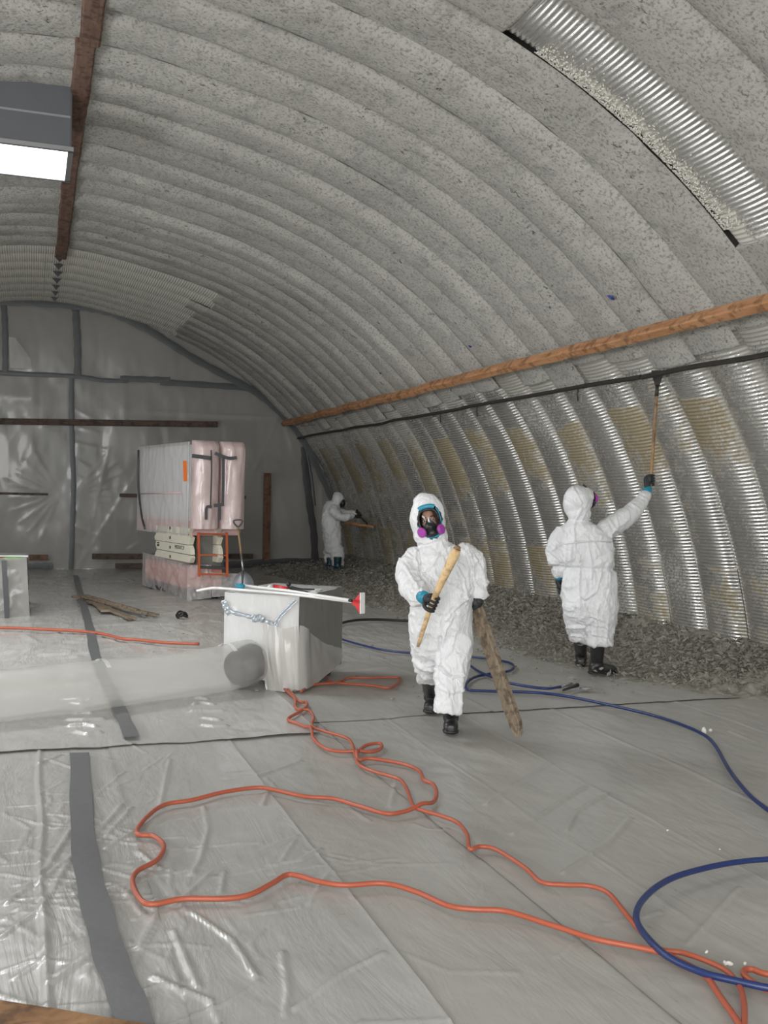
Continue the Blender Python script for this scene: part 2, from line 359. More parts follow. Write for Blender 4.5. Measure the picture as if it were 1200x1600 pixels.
def crinkle_line(x0, y0, y1, n):
    for i in range(n):
        y = y0+(y1-y0)*i/n; ST2.append(([(x0-rng.uniform(.02, .12), y), (x0, y+rng.uniform(-.08, .08)), (x0+rng.uniform(.02, .14), y-rng.uniform(0, .1))], .018, .022))
crinkle_line(.38, 7.2, 20.5, 70); crinkle_line(1.25, 7.2, 14, 34)
def sheet(name, x0, x1, y0, y1, dx, dy, mat, label, lift, seams=(), S_=(), amp=1.0, xedge=None, extra=None):
    nx, ny = max(3, int((x1-x0)/dx)), max(3, int((y1-y0)/dy)); gx = np.linspace(0, 1, nx)
    # rows get finer towards the camera
    yy = np.linspace(y0, y1, ny)
    Y, Sx = np.meshgrid(yy, gx, indexing='ij'); wob = .015*vnoise(Y*1.3, 7.7, seed=9)
    X = x0+(x1-x0)*Sx+wob*(1 if xedge is None else xedge)
    Z = H(X, Y)+lift+amp*.003*fbm(X*7, Y*5, 0, 3, 4)+strokes(X, Y, S_)
    for sx, w, a in seams: Z = Z+a*np.exp(-((X-sx-wob)/w)**2)
    ed = np.minimum(np.minimum(Sx, 1-Sx)*(x1-x0), np.minimum(Y-y0, y1-Y)); Z = Z+.0025*np.exp(-(ed/.012)**2)
    if extra is not None: Z = Z+extra(X, Y)
    V = np.stack([X, Y, Z], -1).reshape(-1, 3); o = ob(name, V, grid_faces(ny, nx), mat, None, True, (x0, y0, 0))
    return tag(o, label, 'plastic sheet')
# ------------------------------------------------------------------ THE SHELL
Y0 = -3.9; K0 = int(math.floor((Y0-YA)/PIT)); K1 = 22
def band_verts(k, t0, t1, nt, ns, kind):
    """one arch panel k between angles t0..t1; returns verts, stain colours, grid size"""
    t = np.linspace(t0, t1, nt); w = np.linspace(0, 1, ns); T, Wd = np.meshgrid(t, w, indexing='ij')
    ya = YA+(k-1)*PIT; ya = ya
    Y = ya+Wd*PIT+.012*vnoise(T*3, k*3.3, seed=3)*np.where((Wd == 0) | (Wd == 1), 0, 1)
    bul = (1-np.abs(2*Wd-1)**2.3)**.72
    R = arch_r(T)
    s = R*T
    if kind == 'metal':
        R = R+.015-.085*bul
        amp = .0062; R = R-amp*np.sin(s*2*math.pi/.036)*np.clip(np.minimum(Wd, 1-Wd)*9, 0, 1)
    else:
        ov = .012*vnoise(T*1.6, k*5.1, seed=8)
        em = np.clip(np.minimum(Wd, 1-Wd)*6, 0, 1)
        R = R-.034-em*ov-(.046+.014*math.sin(k*2.7))*bul**1.1-.022*np.clip(1-Wd*1.15, 0, 1)*em*(1 if k % 3 else .2)-em*(.012*fbm(s*2.6, Y*3.5, k*3.1, 3, 1)+.007*np.abs(fbm(s*11, Y*12, k, 3, 6)))+.006*vnoise(s*6, ya)*(1-em)
        if (k*7) % 5 == 0: R = R-.012*em
        edge = (np.arange(nt) == 0) | (np.arange(nt) == nt-1); R[edge] = arch_r(t[edge])[:, None]+.03
    X = XC+R*np.cos(T); Z = R*np.sin(T)
    return X, Y, Z, T, Wd
def stain(o, a, b):
    ca = o.data.color_attributes.new('stain', 'FLOAT_COLOR', 'POINT'); n = a.size
    buf = np.zeros((n, 4), np.float32); buf[:, 0] = a.ravel(); buf[:, 1] = b.ravel(); buf[:, 3] = 1; ca.data.foreach_set('color', buf.ravel())
ceiling = root('ceiling', kind='structure'); ceiling['label'] = 'arched ceiling of grey sprayed insulation ribs'
wall_right = root('wall_right', kind='structure'); wall_right['label'] = 'curved right wall of crimped galvanised panels with scraped residue'
wall_left = root('wall_left', kind='structure')
D = math.radians
for k in range(K0+1, K1+1):
    yc = YA+(k-.5)*PIT
    if yc-PIT > YE: continue
    near = -5 <= k
    # bare crimped metal from the floor up to the pipe
    if k >= -4:
        X, Y, Z, T, Wd = band_verts(k, 0.0, D(33), 600 if k < 12 else 420, 13, 'metal')
        if k % 2 == 0:
            lo = np.where(Z < 1.03, -.007, 0); X = X+lo
        Y = np.minimum(Y, YE+.02)
        o = ob('corrugated_panel', np.stack([X, Y, Z], -1).reshape(-1, 3), grid_faces(*X.shape), M['galv'], wall_right)
        nz = fbm(Y*2, Z*2.2, 0, 3, 4)*.16
        if k % 2 == 0: br = np.where(Z < 1.03, .38+nz*1.5, .12+nz*1.2)
        else: zl = 1.55+.35*vnoise(k*1.37, 2.2); zu = 2.62+.08*vnoise(k*2.9, 5.0); br = .10+(.46+.1*vnoise(k*3.7, 8.1))*np.clip((Z-zl-nz*2.5)*2.2, 0, 1)*np.clip((zu+nz*.4-Z)*30, 0, 1)+nz*1.1+.1*(Z < 1.2)
        if k <= -1: br = br*.35+.12
        if k > 10: br = br+.10
        cr = .08+.22*np.exp(-np.minimum(Wd, 1-Wd)/.04)+.30*np.exp(-np.maximum(3.05-Z, 0)/.12)+.3*np.exp(-Z/.25)+fbm(Y*1.5, Z*1.1, 1, 3, 12)*.15
        if k > 12: cr = cr+.10
        if k in (0, 1, -1): cr = cr+.08*(Wd < .45)
        stain(o, br, cr)
    tin = D(29.5+2.2*vnoise(k*1.7, 3.1)+(1.2 if k % 3 == 0 else 0))
    t_end = D(104) if k > -6 else D(104)
    def ins(t0, t1, par, nt):
        X, Y, Z, T, Wd = band_verts(k, t0, t1, nt, 13, 'ins')
        if k < K0+3 or k > 18: Y = np.minimum(Y, YE+.02)
        # ragged lower edge
        o = ob('insulation_panel', np.stack([X, Y, Z], -1).reshape(-1, 3), grid_faces(*X.shape), M['ins'], par)
    if k == -2:                                             # the stripped bay: bare crimped metal overhead
        ins(tin, D(37.5), ceiling, 60)
        X, Y, Z, T, Wd = band_verts(k, D(36.5), D(66), 560, 17, 'metal')
        o = ob('exposed_metal_panel', np.stack([X, Y, Z], -1).reshape(-1, 3), grid_faces(*X.shape), M['galv_white'], ceiling)
        wl = np.clip((Wd-.55)/.25, 0, 1); stain(o, Wd*0+.02, .05+.62*wl*np.clip((D(59)-T)*14, 0, 1)*(.75+.4*vnoise(T*16, Y*4))+.2*np.exp(-(T-D(37))*25)+fbm(Y*6, Z*5, 0, 3, 2)*.12)
        ins(D(60.5), t_end, ceiling, 200)
        # crumbly white residue along its far edge
        mb = MB()
        for _ in range(2600):
            t = rng.uniform(D(39), D(58)); wd = 1-abs(rng.normal())*.2
            if wd < .4: continue
            r = float(arch_r(t))-.01-.08*max(0, 1-abs(2*wd-1)**2.3)**.72; c = Vector((XC+r*math.cos(t), YA+(k-1+wd)*PIT, r*math.sin(t)))
            s_ = rng.uniform(.003, .011); a = Vector(rng.normal(size=3)).normalized(); b_ = a.orthogonal().normalized(); mb.ell(c, a*s_, b_*s_*.7, a.cross(b_)*s_*.5, 5, 3)
        tag(mb.obj('residue_crumbs', M['pipewhite'], ceiling, False), kind='stuff')
    elif 15 <= k <= K1:                                      # bare lath near the end wall
        a1 = D(60+abs(vnoise(k*2.3, 1.0))*4+(1.5 if k % 2 else 0)+(k-15)*.25); a0 = D(118-(k-15)*.3)
        ins(tin, a1, ceiling, 150)
        X, Y, Z, T, Wd = band_verts(k, a1-.02, D(90.98), 420, 9, 'metal'); Y = np.minimum(Y, YE+.02)
        o = ob('exposed_metal_panel', np.stack([X, Y, Z], -1).reshape(-1, 3), grid_faces(*X.shape), M['galv_white'], ceiling)
        stain(o, Wd*0+.33, .60+.2*np.exp(-np.minimum(Wd, 1-Wd)/.1)+fbm(T*8, Y*2, 0, 3, 3)*.18)
        X, Y, Z, T, Wd = band_verts(k, D(91.02), a0+.02, 380, 9, 'metal'); Y = np.minimum(Y, YE+.02)
        o = ob('exposed_metal_panel', np.stack([X, Y, Z], -1).reshape(-1, 3), grid_faces(*X.shape), M['galv_white'], ceiling)
        stain(o, Wd*0+.33, .60+.2*np.exp(-np.minimum(Wd, 1-Wd)/.1)+fbm(T*8, Y*2, 0, 3, 3)*.18)
        ins(a0, D(124), ceiling, 12)
    else:
        ins(tin, t_end, ceiling, 330 if k < 12 else 230)
    ins(D(104) if not 15 <= k <= K1 else D(124), D(181), wall_left, 70)
# outer skin (keeps daylight out), slightly outside the panels
t = np.linspace(D(-2), D(182), 60); X = XC+(arch_r(t)+.12)*np.cos(t); Z = (arch_r(t)+.12)*np.sin(t); V = []
for y in (Y0, YE+.3): V += [(a, y, b) for a, b in zip(X, Z)]
tag(ob('trim_1', V, [(i, i+1, 60+i+1, 60+i) for i in range(59)], M['sub'], None, True), kind='structure', label='outer steel skin of the arched building')
# floor below the sheets
tag(ob('floor', [(-6.6, Y0, -.06), (7.1, Y0, -.06), (7.1, YE+.2, -.06), (-6.6, YE+.2, -.06)], [(0, 1, 2, 3)], M['sub'], None, False), kind='structure')
# ------------------------------------------------------------------ floor sheets
seam = lambda x, a=.016, w=.008: (x, w, a)
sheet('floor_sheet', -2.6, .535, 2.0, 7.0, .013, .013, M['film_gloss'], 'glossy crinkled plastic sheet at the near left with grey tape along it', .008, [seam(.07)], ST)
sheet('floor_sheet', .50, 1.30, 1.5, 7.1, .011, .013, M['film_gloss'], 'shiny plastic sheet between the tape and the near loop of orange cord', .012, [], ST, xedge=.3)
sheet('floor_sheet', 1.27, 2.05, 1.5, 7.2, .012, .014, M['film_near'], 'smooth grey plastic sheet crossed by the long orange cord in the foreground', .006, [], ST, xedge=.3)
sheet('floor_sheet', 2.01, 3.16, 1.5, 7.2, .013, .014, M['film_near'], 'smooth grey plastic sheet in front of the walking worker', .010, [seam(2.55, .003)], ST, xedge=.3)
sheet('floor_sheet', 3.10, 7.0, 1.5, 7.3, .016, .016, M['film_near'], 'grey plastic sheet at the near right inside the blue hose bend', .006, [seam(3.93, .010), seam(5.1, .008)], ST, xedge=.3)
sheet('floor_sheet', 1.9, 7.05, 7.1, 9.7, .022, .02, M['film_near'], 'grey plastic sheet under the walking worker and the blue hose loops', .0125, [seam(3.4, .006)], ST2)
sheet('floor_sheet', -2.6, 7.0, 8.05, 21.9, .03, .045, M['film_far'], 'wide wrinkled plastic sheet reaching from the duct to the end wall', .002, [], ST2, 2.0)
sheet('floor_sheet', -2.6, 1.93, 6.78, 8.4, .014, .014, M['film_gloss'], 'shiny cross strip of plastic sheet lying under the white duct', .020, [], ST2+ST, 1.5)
LIFT = .03
def floor_z(x, y): return float(H(x, y))
def floor_strip(name, pts, w, mat, label, z=.026, cat='tape'):
    P_ = smooth_path([(p[0], p[1], 0) for p in pts], 16); V = []
    for i, p in enumerate(P_):
        t_ = (P_[min(i+1, len(P_)-1)]-P_[max(i-1, 0)]).normalized(); n = Vector((t_.y, -t_.x, 0)); ww = w*(1+.06*math.sin(i*.7))
        for j in (-1, -.5, 0, .5, 1):
            q = p+n*ww*j/2; V.append((q.x, q.y, floor_z(q.x, q.y)+z+.0008*math.sin(i*.31+j)))
    o = ob(name, V, grid_faces(len(P_), 5), mat, None, True, (pts[0][0], pts[0][1], 0)); return tag(o, label, cat)
def gpts(L): return [tuple(G(u, v, .03))[:2] for u, v in L]
floor_strip('floor_tape', gpts([(206,1156), (180,1100), (150,1030), (140,985), (128,940), (118,900)]), .10, M['tapefloor'], 'grey tape strip on the floor running under the white duct to the end wall', .045)
floor_strip('floor_tape', [(.33, 2.9)]+gpts([(209,1600), (165,1480), (132,1330), (124,1178)]), .115, M['tapefloor'], 'wide grey tape strip on the near left floor', .030)
# ------------------------------------------------------------------ END WALL
wb = root('wall_back', kind='structure', loc=(0, YE+.1, 0)); wb['label'] = 'arched end wall behind hazy plastic sheeting'
t = np.linspace(0, math.pi, 50); V = [(XC+r_*math.cos(a), YE+.16, r_*math.sin(a)) for a, r_ in zip(t, arch_r(t)+.1)]
ob('wall_board', V, [tuple(range(50))], M['backwall'], wb, False)
def ew(u, v, y=YE): q = onY(u, v, y); return q.x, q.z
def ebox(name, u0, v0, u1, v1, y, th, mat, par, bev=.0):
    a, b = ew(u0, v0, y), ew(u1, v1, y); x0, x1 = sorted((a[0], b[0])); z0, z1 = sorted((a[1], b[1]))
    return MB().box(x0, x1, y-th/2, y+th/2, max(z0, .0), z1, bev).obj(name, mat, par, False)
ebox('pale_board', 175, 745, 212, 885, YE+.10, .04, M['door_pale'], wb); ebox('dark_board', 160, 700, 176, 885, YE+.09, .05, M['door_dark'], wb)
ebox('door_leaf', 425, 750, 470, 876, YE+.09, .05, M['door_pale'], wb); ebox('dark_panel', 182, 812, 245, 888, YE+.09, .05, M['door_dark'], wb)
ebox('wall_girt', 0, 640, 440, 652, YE+.1, .05, M['door_pale'], wb); ebox('post', 432, 610, 438, 760, YE+.1, .05, M['backwall'], wb)
ebox('dark_panel', 245, 640, 400, 700, YE+.12, .03, M['door_dark'], wb)
# the translucent sheeting hung over it, in bays between the tape lines
EWS = []
def es(L, w, a): EWS.append(([ew(u, v) for u, v in L], w, a))
for i in range(9): es([(118, 640+i*26), (140+i % 3*14, 650+i*27)], .035, .03)
for a in range(-60, 70, 16): es([(92, 772), (92-75*math.cos(D(a)), 772+75*math.sin(D(a)))], .03, .025)
for a in range(-50, 60, 13): es([(112, 772), (112+90*math.cos(D(a)), 772+85*math.sin(D(a)))], .03, .022)
for u, v in ((20, 750), (8, 745), (35, 780)): es([(75, 775), (u, v)], .03, .03)
for a, b in (((125,880),(240,700)), ((120,890),(200,760)), ((130,880),(170,700)), ((440,880),(440,830)), ((395,740),(440,640)), ((470,740),(430,620)), ((500,830),(505,700)), ((150,560),(135,480)), ((60,480),(90,495)), ((30,560),(50,575)), ((150,890),(215,850)), ((110,870),(60,800))): es([a, b], .04, .03)
def film(name, poly, nx, nz, y, label, sag=.03):
    """film sheet over a quad given by its 4 corners (u,v), clipped to the arch"""
    c = [Vector((ew(*p)[0], 0, ew(*p)[1])) for p in poly]; V = []
    S1, S2 = np.meshgrid(np.linspace(0, 1, nx), np.linspace(0, 1, nz), indexing='ij')
    C = np.array([tuple(q) for q in c]); Q = (1-S1)[..., None]*((1-S2)[..., None]*C[0]+S2[..., None]*C[3])+S1[..., None]*((1-S2)[..., None]*C[1]+S2[..., None]*C[2])
    X, Z = Q[..., 0], Q[..., 2]; th = np.arctan2(Z, X-XC); r = np.hypot(X-XC, Z); rm = arch_r(np.clip(th, 0, math.pi))-.0; sc = np.minimum(1, rm/np.maximum(r, .01)); X = XC+(X-XC)*sc; Z = Z*sc
    Yv = y-sag*np.sin(S1*math.pi)*np.sin(S2*math.pi)-.012*fbm(X*2.2, Z*1.0, 0, 3, 5)-.16*strokes(X, Z, EWS)
    return tag(ob(name, np.stack([X, Yv, Z], -1).reshape(-1, 3), grid_faces(nx, nz), M['endfilm'], None, True, (X.min(), y, 0)), label, 'plastic sheet')
film('wall_sheet', [(-240, 892), (114, 892), (112, 590), (-240, 583)], 120, 110, YE-.02, 'hazy plastic sheet low on the end wall, left of the long tape seam')
film('wall_sheet', [(114, 892), (600, 885), (600, 610), (112, 590)], 190, 130, YE-.02, 'wide hazy plastic sheet on the end wall behind the wrapped lift')
film('wall_sheet', [(-240, 583), (10, 583), (5, 440), (-240, 440)], 50, 40, YE-.02, 'leftmost upper hazy plastic sheet under the arch crown')
film('wall_sheet', [(8, 583), (124, 589), (118, 440), (3, 440)], 60, 50, YE-.02, 'upper plastic sheet between two vertical tapes')
film('wall_sheet', [(122, 592), (560, 612), (560, 430), (118, 440)], 110, 60, YE-.02, 'upper right hazy plastic sheet tapering along the arch above the tape')
# loose corner
mb = MB(); a = [ew(14, 528), ew(16, 577), ew(50, 578), ew(48, 562), ew(24, 530)]
pts = [(p[0], YE-.19-.04*math.sin(i*2.1), p[1]) for i, p in enumerate(a)]; cx = sum(p[0] for p in pts)/5; cz = sum(p[2] for p in pts)/5
mb.add([(cx, YE-.25, cz)]+pts, [(0, i+1, (i+1) % 5+1) for i in range(5)]); mb.obj('plastic_flap', M['wrap'], None, False, (cx, YE, cz), label='loose shiny plastic flap hanging at the upper left of the end wall', cat='plastic sheet')
def wall_tape(pts, w, label, mat='tape', y=YE-.075, group=None):
    q = smooth_path([(ew(u, v, y)[0], y, ew(u, v, y)[1]) for u, v in pts], 6); V = []
    for i, p in enumerate(q):
        t_ = (q[min(i+1, len(q)-1)]-q[max(i-1, 0)]).normalized(); n = Vector((t_.z, 0, -t_.x)); ww = w*(1+.1*math.sin(i*1.7))
        for j in (-1, 0, 1): V.append(p+n*ww*j/2+Vector((0, -.008*(j == 0)-.004*math.sin(i*2.3), 0)))
    return tag(ob('tape_strip', V, grid_faces(len(q), 3), M[mat], None, True, tuple(q[0])), label, 'tape', group)
wall_tape([(111, 890), (113, 830), (115, 760), (113, 700), (112, 640), (112, 590)], .10, 'long vertical tape seam on the end wall down to the floor')
wall_tape([(121, 588), (121, 540), (119, 500), (117, 470)], .14, 'short thick vertical tape left of centre under the arch crown')
wall_tape([(8, 583), (8, 540), (7, 500), (5, 470)], .11, 'vertical tape at the far left under the arch crown')
wall_tape([(-30, 580), (40, 584), (120, 588), (160, 594), (200, 595)], .09, 'tape run across the end wall at its left end')
wall_tape([(188, 592), (230, 593), (266, 594)], .13, 'short overlapping horizontal tape piece above the long dark batten')
wall_tape([(250, 597), (330, 602), (385, 606), (416, 610)], .13, 'sloping tape piece ending at the arch on the right')
wall_tape([(476, 698), (477, 730), (484, 790), (490, 830), (492, 876)], .16, 'wavy wide vertical tape near the right corner of the end wall', 'tapedark')
wall_tape([(478, 700), (487, 745), (492, 790)], .05, 'thin second strand of tape beside the wide corner tape', 'tape', YE-.10)
ARC = [(-60, 462), (40, 465), (120, 471), (160, 477), (200, 489), (250, 515), (300, 547), (350, 575), (410, 608), (440, 637), (465, 663), (485, 692), (500, 722), (520, 764), (535, 800)]
ARC = [(u-(3 if u < 200 else 7), v+(7 if u < 420 else 3)) for u, v in ARC]
wall_tape(ARC, .15, 'dark tape band following the arch along the top of the end wall', 'tape', YE-.13)
wall_tape([(350, 884), (420, 879), (500, 878), (560, 884)], .16, 'dark tape band along the foot of the end wall behind the debris', 'tapedark', YE-.09)
wall_tape([(40, 886), (62, 885), (82, 884)], .14, 'short grey tape patch low on the end wall beside the wrapped stack', 'tape', YE-.1)
def batten(name, u0, v0, u1, v1, mat, label, y=YE-.12, cat='wooden board'):
    a, b = ew(u0, v0, y), ew(u1, v1, y); x0, x1 = sorted((a[0], b[0])); z0, z1 = sorted((a[1], b[1])); mb = MB()
    if x1-x0 > z1-z0:
        for i in range(int((x1-x0)/.4)+1): pass
        mb.obox(((x0+x1)/2, y, (z0+z1)/2), ((x1-x0)/2, 0, 0), (0, .03, 0), (0, 0, (z1-z0)/2), .006)
    else: mb.obox(((x0+x1)/2, y, (z0+z1)/2), (0, 0, (z1-z0)/2), ((x1-x0)/2, 0, 0), (0, .03, 0), .006)
    return mb.obj(name, M[mat], None, False, ((x0+x1)/2, y, z0), label=label, cat=cat)
y = YE-.12; A_, B_ = onY(-160, 656, y), onY(340, 663, y)
MB().obox((A_+B_)/2, (B_-A_)/2, (0, .035, 0), (0, 0, .062), .008).obj('wooden_batten', M['wood_batten'], None, False, tuple(A_), label='long dark wooden batten nailed high across the end wall', cat='wooden board')
batten('wooden_batten', -120, 767, 75, 774, 'wood_batten', 'dark batten at mid height at the left edge of the end wall')
batten('wooden_batten', 187, 771, 384, 780, 'wood_batten', 'dark batten partly hidden behind the lift platform')
batten('wooden_batten', 144, 865, 395, 873, 'wood_batten', 'low dark batten behind the foot of the lift')
batten('wooden_batten', 180, 880, 232, 887, 'wood_batten', 'short lowest dark batten left of the lift base', YE-.16)
batten('wooden_batten', -90, 867, 75, 875, 'wood_stud', 'brown batten low at the left edge of the end wall')
batten('wooden_stud', 413, 739, 421, 876, 'wood_stud', 'brown upright wooden stud against the end wall right of the lift')
# dark strip coloured as the shaded corner gap, with daylight pinholes, and the shelf board
g0, g1 = onY(544, 818, YE-.15), onY(562, 882, YE-.15)
cp = root('corner_gap_strip', 'leaning dark strip for the shaded gap in the right corner of the end wall', 'post', tuple(g1)); MB().obox((g0+g1)/2, (g1-g0)/2, (.055, 0, .02), (0, .04, 0)).obj('post', M['darkgrey'], cp, False)
for u, v in ((555.5, 863), (559.5, 878)):
    c = onY(u, v, YE-.20); MB().ell(c, (.022, 0, 0), (0, .008, 0), (0, 0, .026), 10, 6).obj('daylight_hole', M['pin'], cp)
# ------------------------------------------------------------------ long timbers and pipe
def run(name, u_pts, X_, Z_, hx, hz, mat, label, cat, y0, y1, cuts, tilt=0, pn='board'):
    r_ = root(name, label, cat, (X_, y0, Z_)); ys = [y0]+cuts+[y1]
    for i, (a, b) in enumerate(zip(ys[:-1], ys[1:])):
        n = max(6, int((b-a)/.12)); V = []; off = rng.normal()*.008
        ct, st = math.cos(tilt), math.sin(tilt)
        for j in range(n+1):
            y_ = a+.006+(b-a-.012)*j/n; wx = .010*vnoise(y_*1.6, i*3, seed=1)+off; wz = .012*vnoise(y_*1.3, i*5, seed=2)
            for p, q in ((1, .75), (.8, 1), (-.8, 1), (-1, .75), (-1, -.75), (-.8, -1), (.8, -1), (1, -.75)):
                e = 1+.08*vnoise(y_*9, p*3+q, seed=4); dx, dz = p*hx*e, q*hz*e
                V.append((X_+wx+dx*ct-dz*st, y_, Z_+wz+dx*st+dz*ct))
        o = ob(pn, V, grid_faces(n+1, 8, True)+[tuple(range(7, -1, -1)), tuple(n*8+k_ for k_ in range(8))], M[mat], r_, False)
    return r_
pt = lambda u, v, X_: (EYE+ray(u, v)*(X_/ray(u, v).x)).y
tx, tz = 5.205, 3.208
run('timber_rail', None, tx, tz, .045, .058, 'timber', 'long orange-brown timber rail running along the right side of the ceiling', 'timber', 1.5, YE-.12, [pt(1188, 476, tx), pt(883, 549, tx), pt(675, 603, tx)], D(-38))
run('ridge_timber', None, .384, 5.46, .085, .05, 'timber_dark', 'dark brown ridge timber along the crown of the ceiling', 'timber', 2.0, 17.3, [6.2, 8.9, 11.6, 14.2])
pr = run('angle_rail', None, 5.56, 2.90, .014, .022, 'steel_dark', 'thin dark steel rail along the top of the bare metal wall', 'rail', 1.5, YE-.12, [pt(1010, 580, 5.62)], D(-30), 'rail')
for u, v in ((690, 645), (747, 634), (905, 604)):
    y_ = pt(u, v, 5.56); MB().tube([(5.55, y_, 2.89), (5.545, y_+.01, 2.83), (5.56, y_+.015, 2.76)], .009, 6).obj('hook', M['steel_dark'], pr)
# dark wedges stand in for notched tears where the ridge timber is missing
rb = root('ridge_notches', 'row of small dark torn notches in the ceiling crown beyond the ridge timber', 'notch', (.38, 17.4, 5.5))
for i in range(7):
    y_ = 17.5+i*.62; MB().add([(.30, y_, 5.50), (.47, y_, 5.50), (.385, y_+.03, 5.50), (.385, y_, 5.40), (.385, y_+.25, 5.53)], [(0, 1, 3), (1, 4, 3), (4, 0, 3), (0, 2, 1)]).obj('notch', M['tapedark'], rb, False)
# ------------------------------------------------------------------ skylight shaft
sk = root('skylight_shaft', 'grey sheet metal light shaft hanging from the ceiling crown with a bright panel below', 'skylight', (-.9, 10.4, 4.8))
xr = .30; yA, yB = 10.02, 11.0; zb = 4.90; xl = -3.4
mb = MB(); zt = 5.56
for (a, b) in (((xr, yA), (xr, yB)), ((xr, yB), (xl, yB)), ((xl, yB), (xl, yA)), ((xl, yA), (xr, yA))):
    n_ = Vector((b[1]-a[1], -(b[0]-a[0]), 0)).normalized()*.012
    mb.add([(a[0]+s*n_.x, a[1]+s*n_.y, z) for z in (zb, zt) for s in (-1, 1)]+[(b[0]+s*n_.x, b[1]+s*n_.y, z) for z in (zb, zt) for s in (-1, 1)], [(0, 4, 6, 2), (1, 3, 7, 5), (0, 1, 5, 4), (2, 6, 7, 3), (0, 2, 3, 1), (4, 5, 7, 6)])
mb.obj('shaft', simple('shaft_sheet_metal', (.12, .125, .135), .5, .3, 2.5, .12), sk, False)
MB().box(xl, xr, yA-.016, yA-.012, 5.18, 5.20).obj('seam_strip', M['sheet'], sk, False)
MB().box(xl, xr+.03, yA-.03, yA+.02, zb-.03, zb+.01).box(xl, xr+.03, yB-.02, yB+.03, zb-.03, zb+.01).box(xr-.02, xr+.03, yA, yB, zb-.03, zb+.01).obj('frame', M['steel'], sk, False)
MB().box(xl+.02, xr-.02, yA+.02, yB-.02, zb-.005, zb+.01).obj('diffuser', M['lit'], sk, False)
# blue scraps stuck in the insulation
for u, v, s_, lb in ((955, 465, .035, 'blue scrap stuck in the ceiling just above the timber rail near the raised pole'), (735, 541, .022, 'small blue scrap in the ceiling above the middle of the timber rail'), (595, 583, .020, 'tiny blue scrap in the ceiling above the far part of the timber rail')):
    q = ray(u, v); ks = np.linspace(4, 24, 4000); X = q.x*ks; Z = HC+q.z*ks; i = int(np.argmax(np.hypot(X-XC, Z) > arch_r(np.arctan2(Z, X-XC))-.12)); c = EYE+q*ks[i]
    MB().add([c+Vector((s_*math.cos(a)*(1+.3*math.sin(a*3)), s_*math.sin(a), -.6*s_*math.cos(a))) for a in np.linspace(0, 5.5, 7)]+[c+Vector((-.02, -.02, -.02))], [(i_, (i_+1) % 7, 7) for i_ in range(7)]).obj('blue_scrap', M['bluescrap'], None, False, tuple(c), label=lb, cat='scrap')
# ------------------------------------------------------------------ CORDS AND HOSES
def cord(name, L, r, mat, label, cat='cord', lift=.0, ups=None):
    pts = smooth_path([G(u, v, .04) for u, v in L], 7); q = []
    for i, p in enumerate(pts):
        z = floor_z(p.x, p.y)+.026+r+lift
        if ups:
            for (uu, vv, hh) in ups:
                c = G(uu, vv, .04); d_ = math.hypot(p.x-c.x, p.y-c.y); z += hh*math.exp(-(d_/.07)**2)
        q.append((p.x, p.y, z))
    return MB().tube(q, r, 8, True).obj(name, M[mat], None, True, tuple(q[0]), label=label, cat=cat)
C1 = [(1175,1640),(1152,1600),(1123,1558),(1105,1530),(1080,1512),(1040,1492),(1000,1482),(930,1470),(880,1455),(850,1446),(790,1428),(740,1425),(700,1419),(650,1397),(600,1384),(540,1387),(500,1382),(465,1372),(447,1371),(425,1385),(390,1404),(350,1411),(285,1412),(240,1421),(220,1414),(207,1385),(215,1364),(245,1345),(256,1322),(240,1306),(214,1302),(225,1280),(255,1256),(300,1248),(350,1236),(400,1229),(425,1231),(475,1241),(520,1244),(560,1256),(600,1269),(625,1268),(670,1256),(682,1242),(677,1225),(662,1217),(655,1202),(630,1191),(594,1184),(574,1183),(560,1185),(558,1176),(567,1166),(579,1161),(594,1160),(596,1166),(584,1172),(555,1173),(519,1171),(502,1165),(490,1155),(485,1143),(468,1135),(450,1128),(468,1117),(479,1109),(478,1103),(467,1102),(457,1091),(448,1082)]
cord('extension_cord', C1, .0115, 'orange', 'orange extension cord making the wide loop across the foreground sheets', ups=[(560, 1178, .03), (660, 1260, .02), (489, 1143, .02)])
C2 = [(439,1079),(453,1091),(461,1100),(463,1113),(482,1115),(490,1125),(488,1138),(507,1145),(536,1152),(549,1160),(556,1181),(562,1193),(584,1203),(611,1211),(627,1218),(636,1232),(646,1258),(661,1266),(685,1273),(715,1285),(730,1305),(734,1329),(750,1325),(775,1330),(820,1360),(845,1382),(880,1386),(920,1387),(950,1397),(975,1425),(1000,1455),(1030,1484),(1065,1490),(1100,1502),(1135,1520),(1155,1545),(1162,1570),(1163,1600),(1160,1650)]
cord('extension_cord', C2, .0105, 'orange', 'orange cord running from the white box diagonally down to the right corner', lift=.004)
cord('extension_cord', [(1260,1530),(1200,1524),(1175,1516),(1163,1518),(1164,1527),(1182,1541),(1205,1552),(1260,1570)], .0115, 'orange', 'short loop of orange cord at the lower right edge')
cord('extension_cord', [(470,1086),(490,1076),(526,1072),(545,1065),(579,1065),(603,1064),(625,1065),(620,1075),(606,1081),(579,1077),(531,1073),(514,1070),(510,1062)], .011, 'orange', 'reddish cord looped behind the white box towards the walking worker')
cord('extension_cord', [(-60,985),(0,985),(60,987),(120,990),(160,994),(190,1001),(215,1003),(260,1008),(311,1011)], .017, 'orange', 'orange cord lying across the floor behind the duct at the left', lift=.005)
cord('hose', [(1260,1342),(1200,1343),(1150,1349),(1100,1360),(1050,1377),(1015,1400),(996,1425),(997,1450),(1020,1482),(1050,1507),(1100,1530),(1150,1543),(1200,1554),(1260,1562)], .0135, 'blue', 'thick blue hose bend in the near right foreground', 'hose', lift=.014)
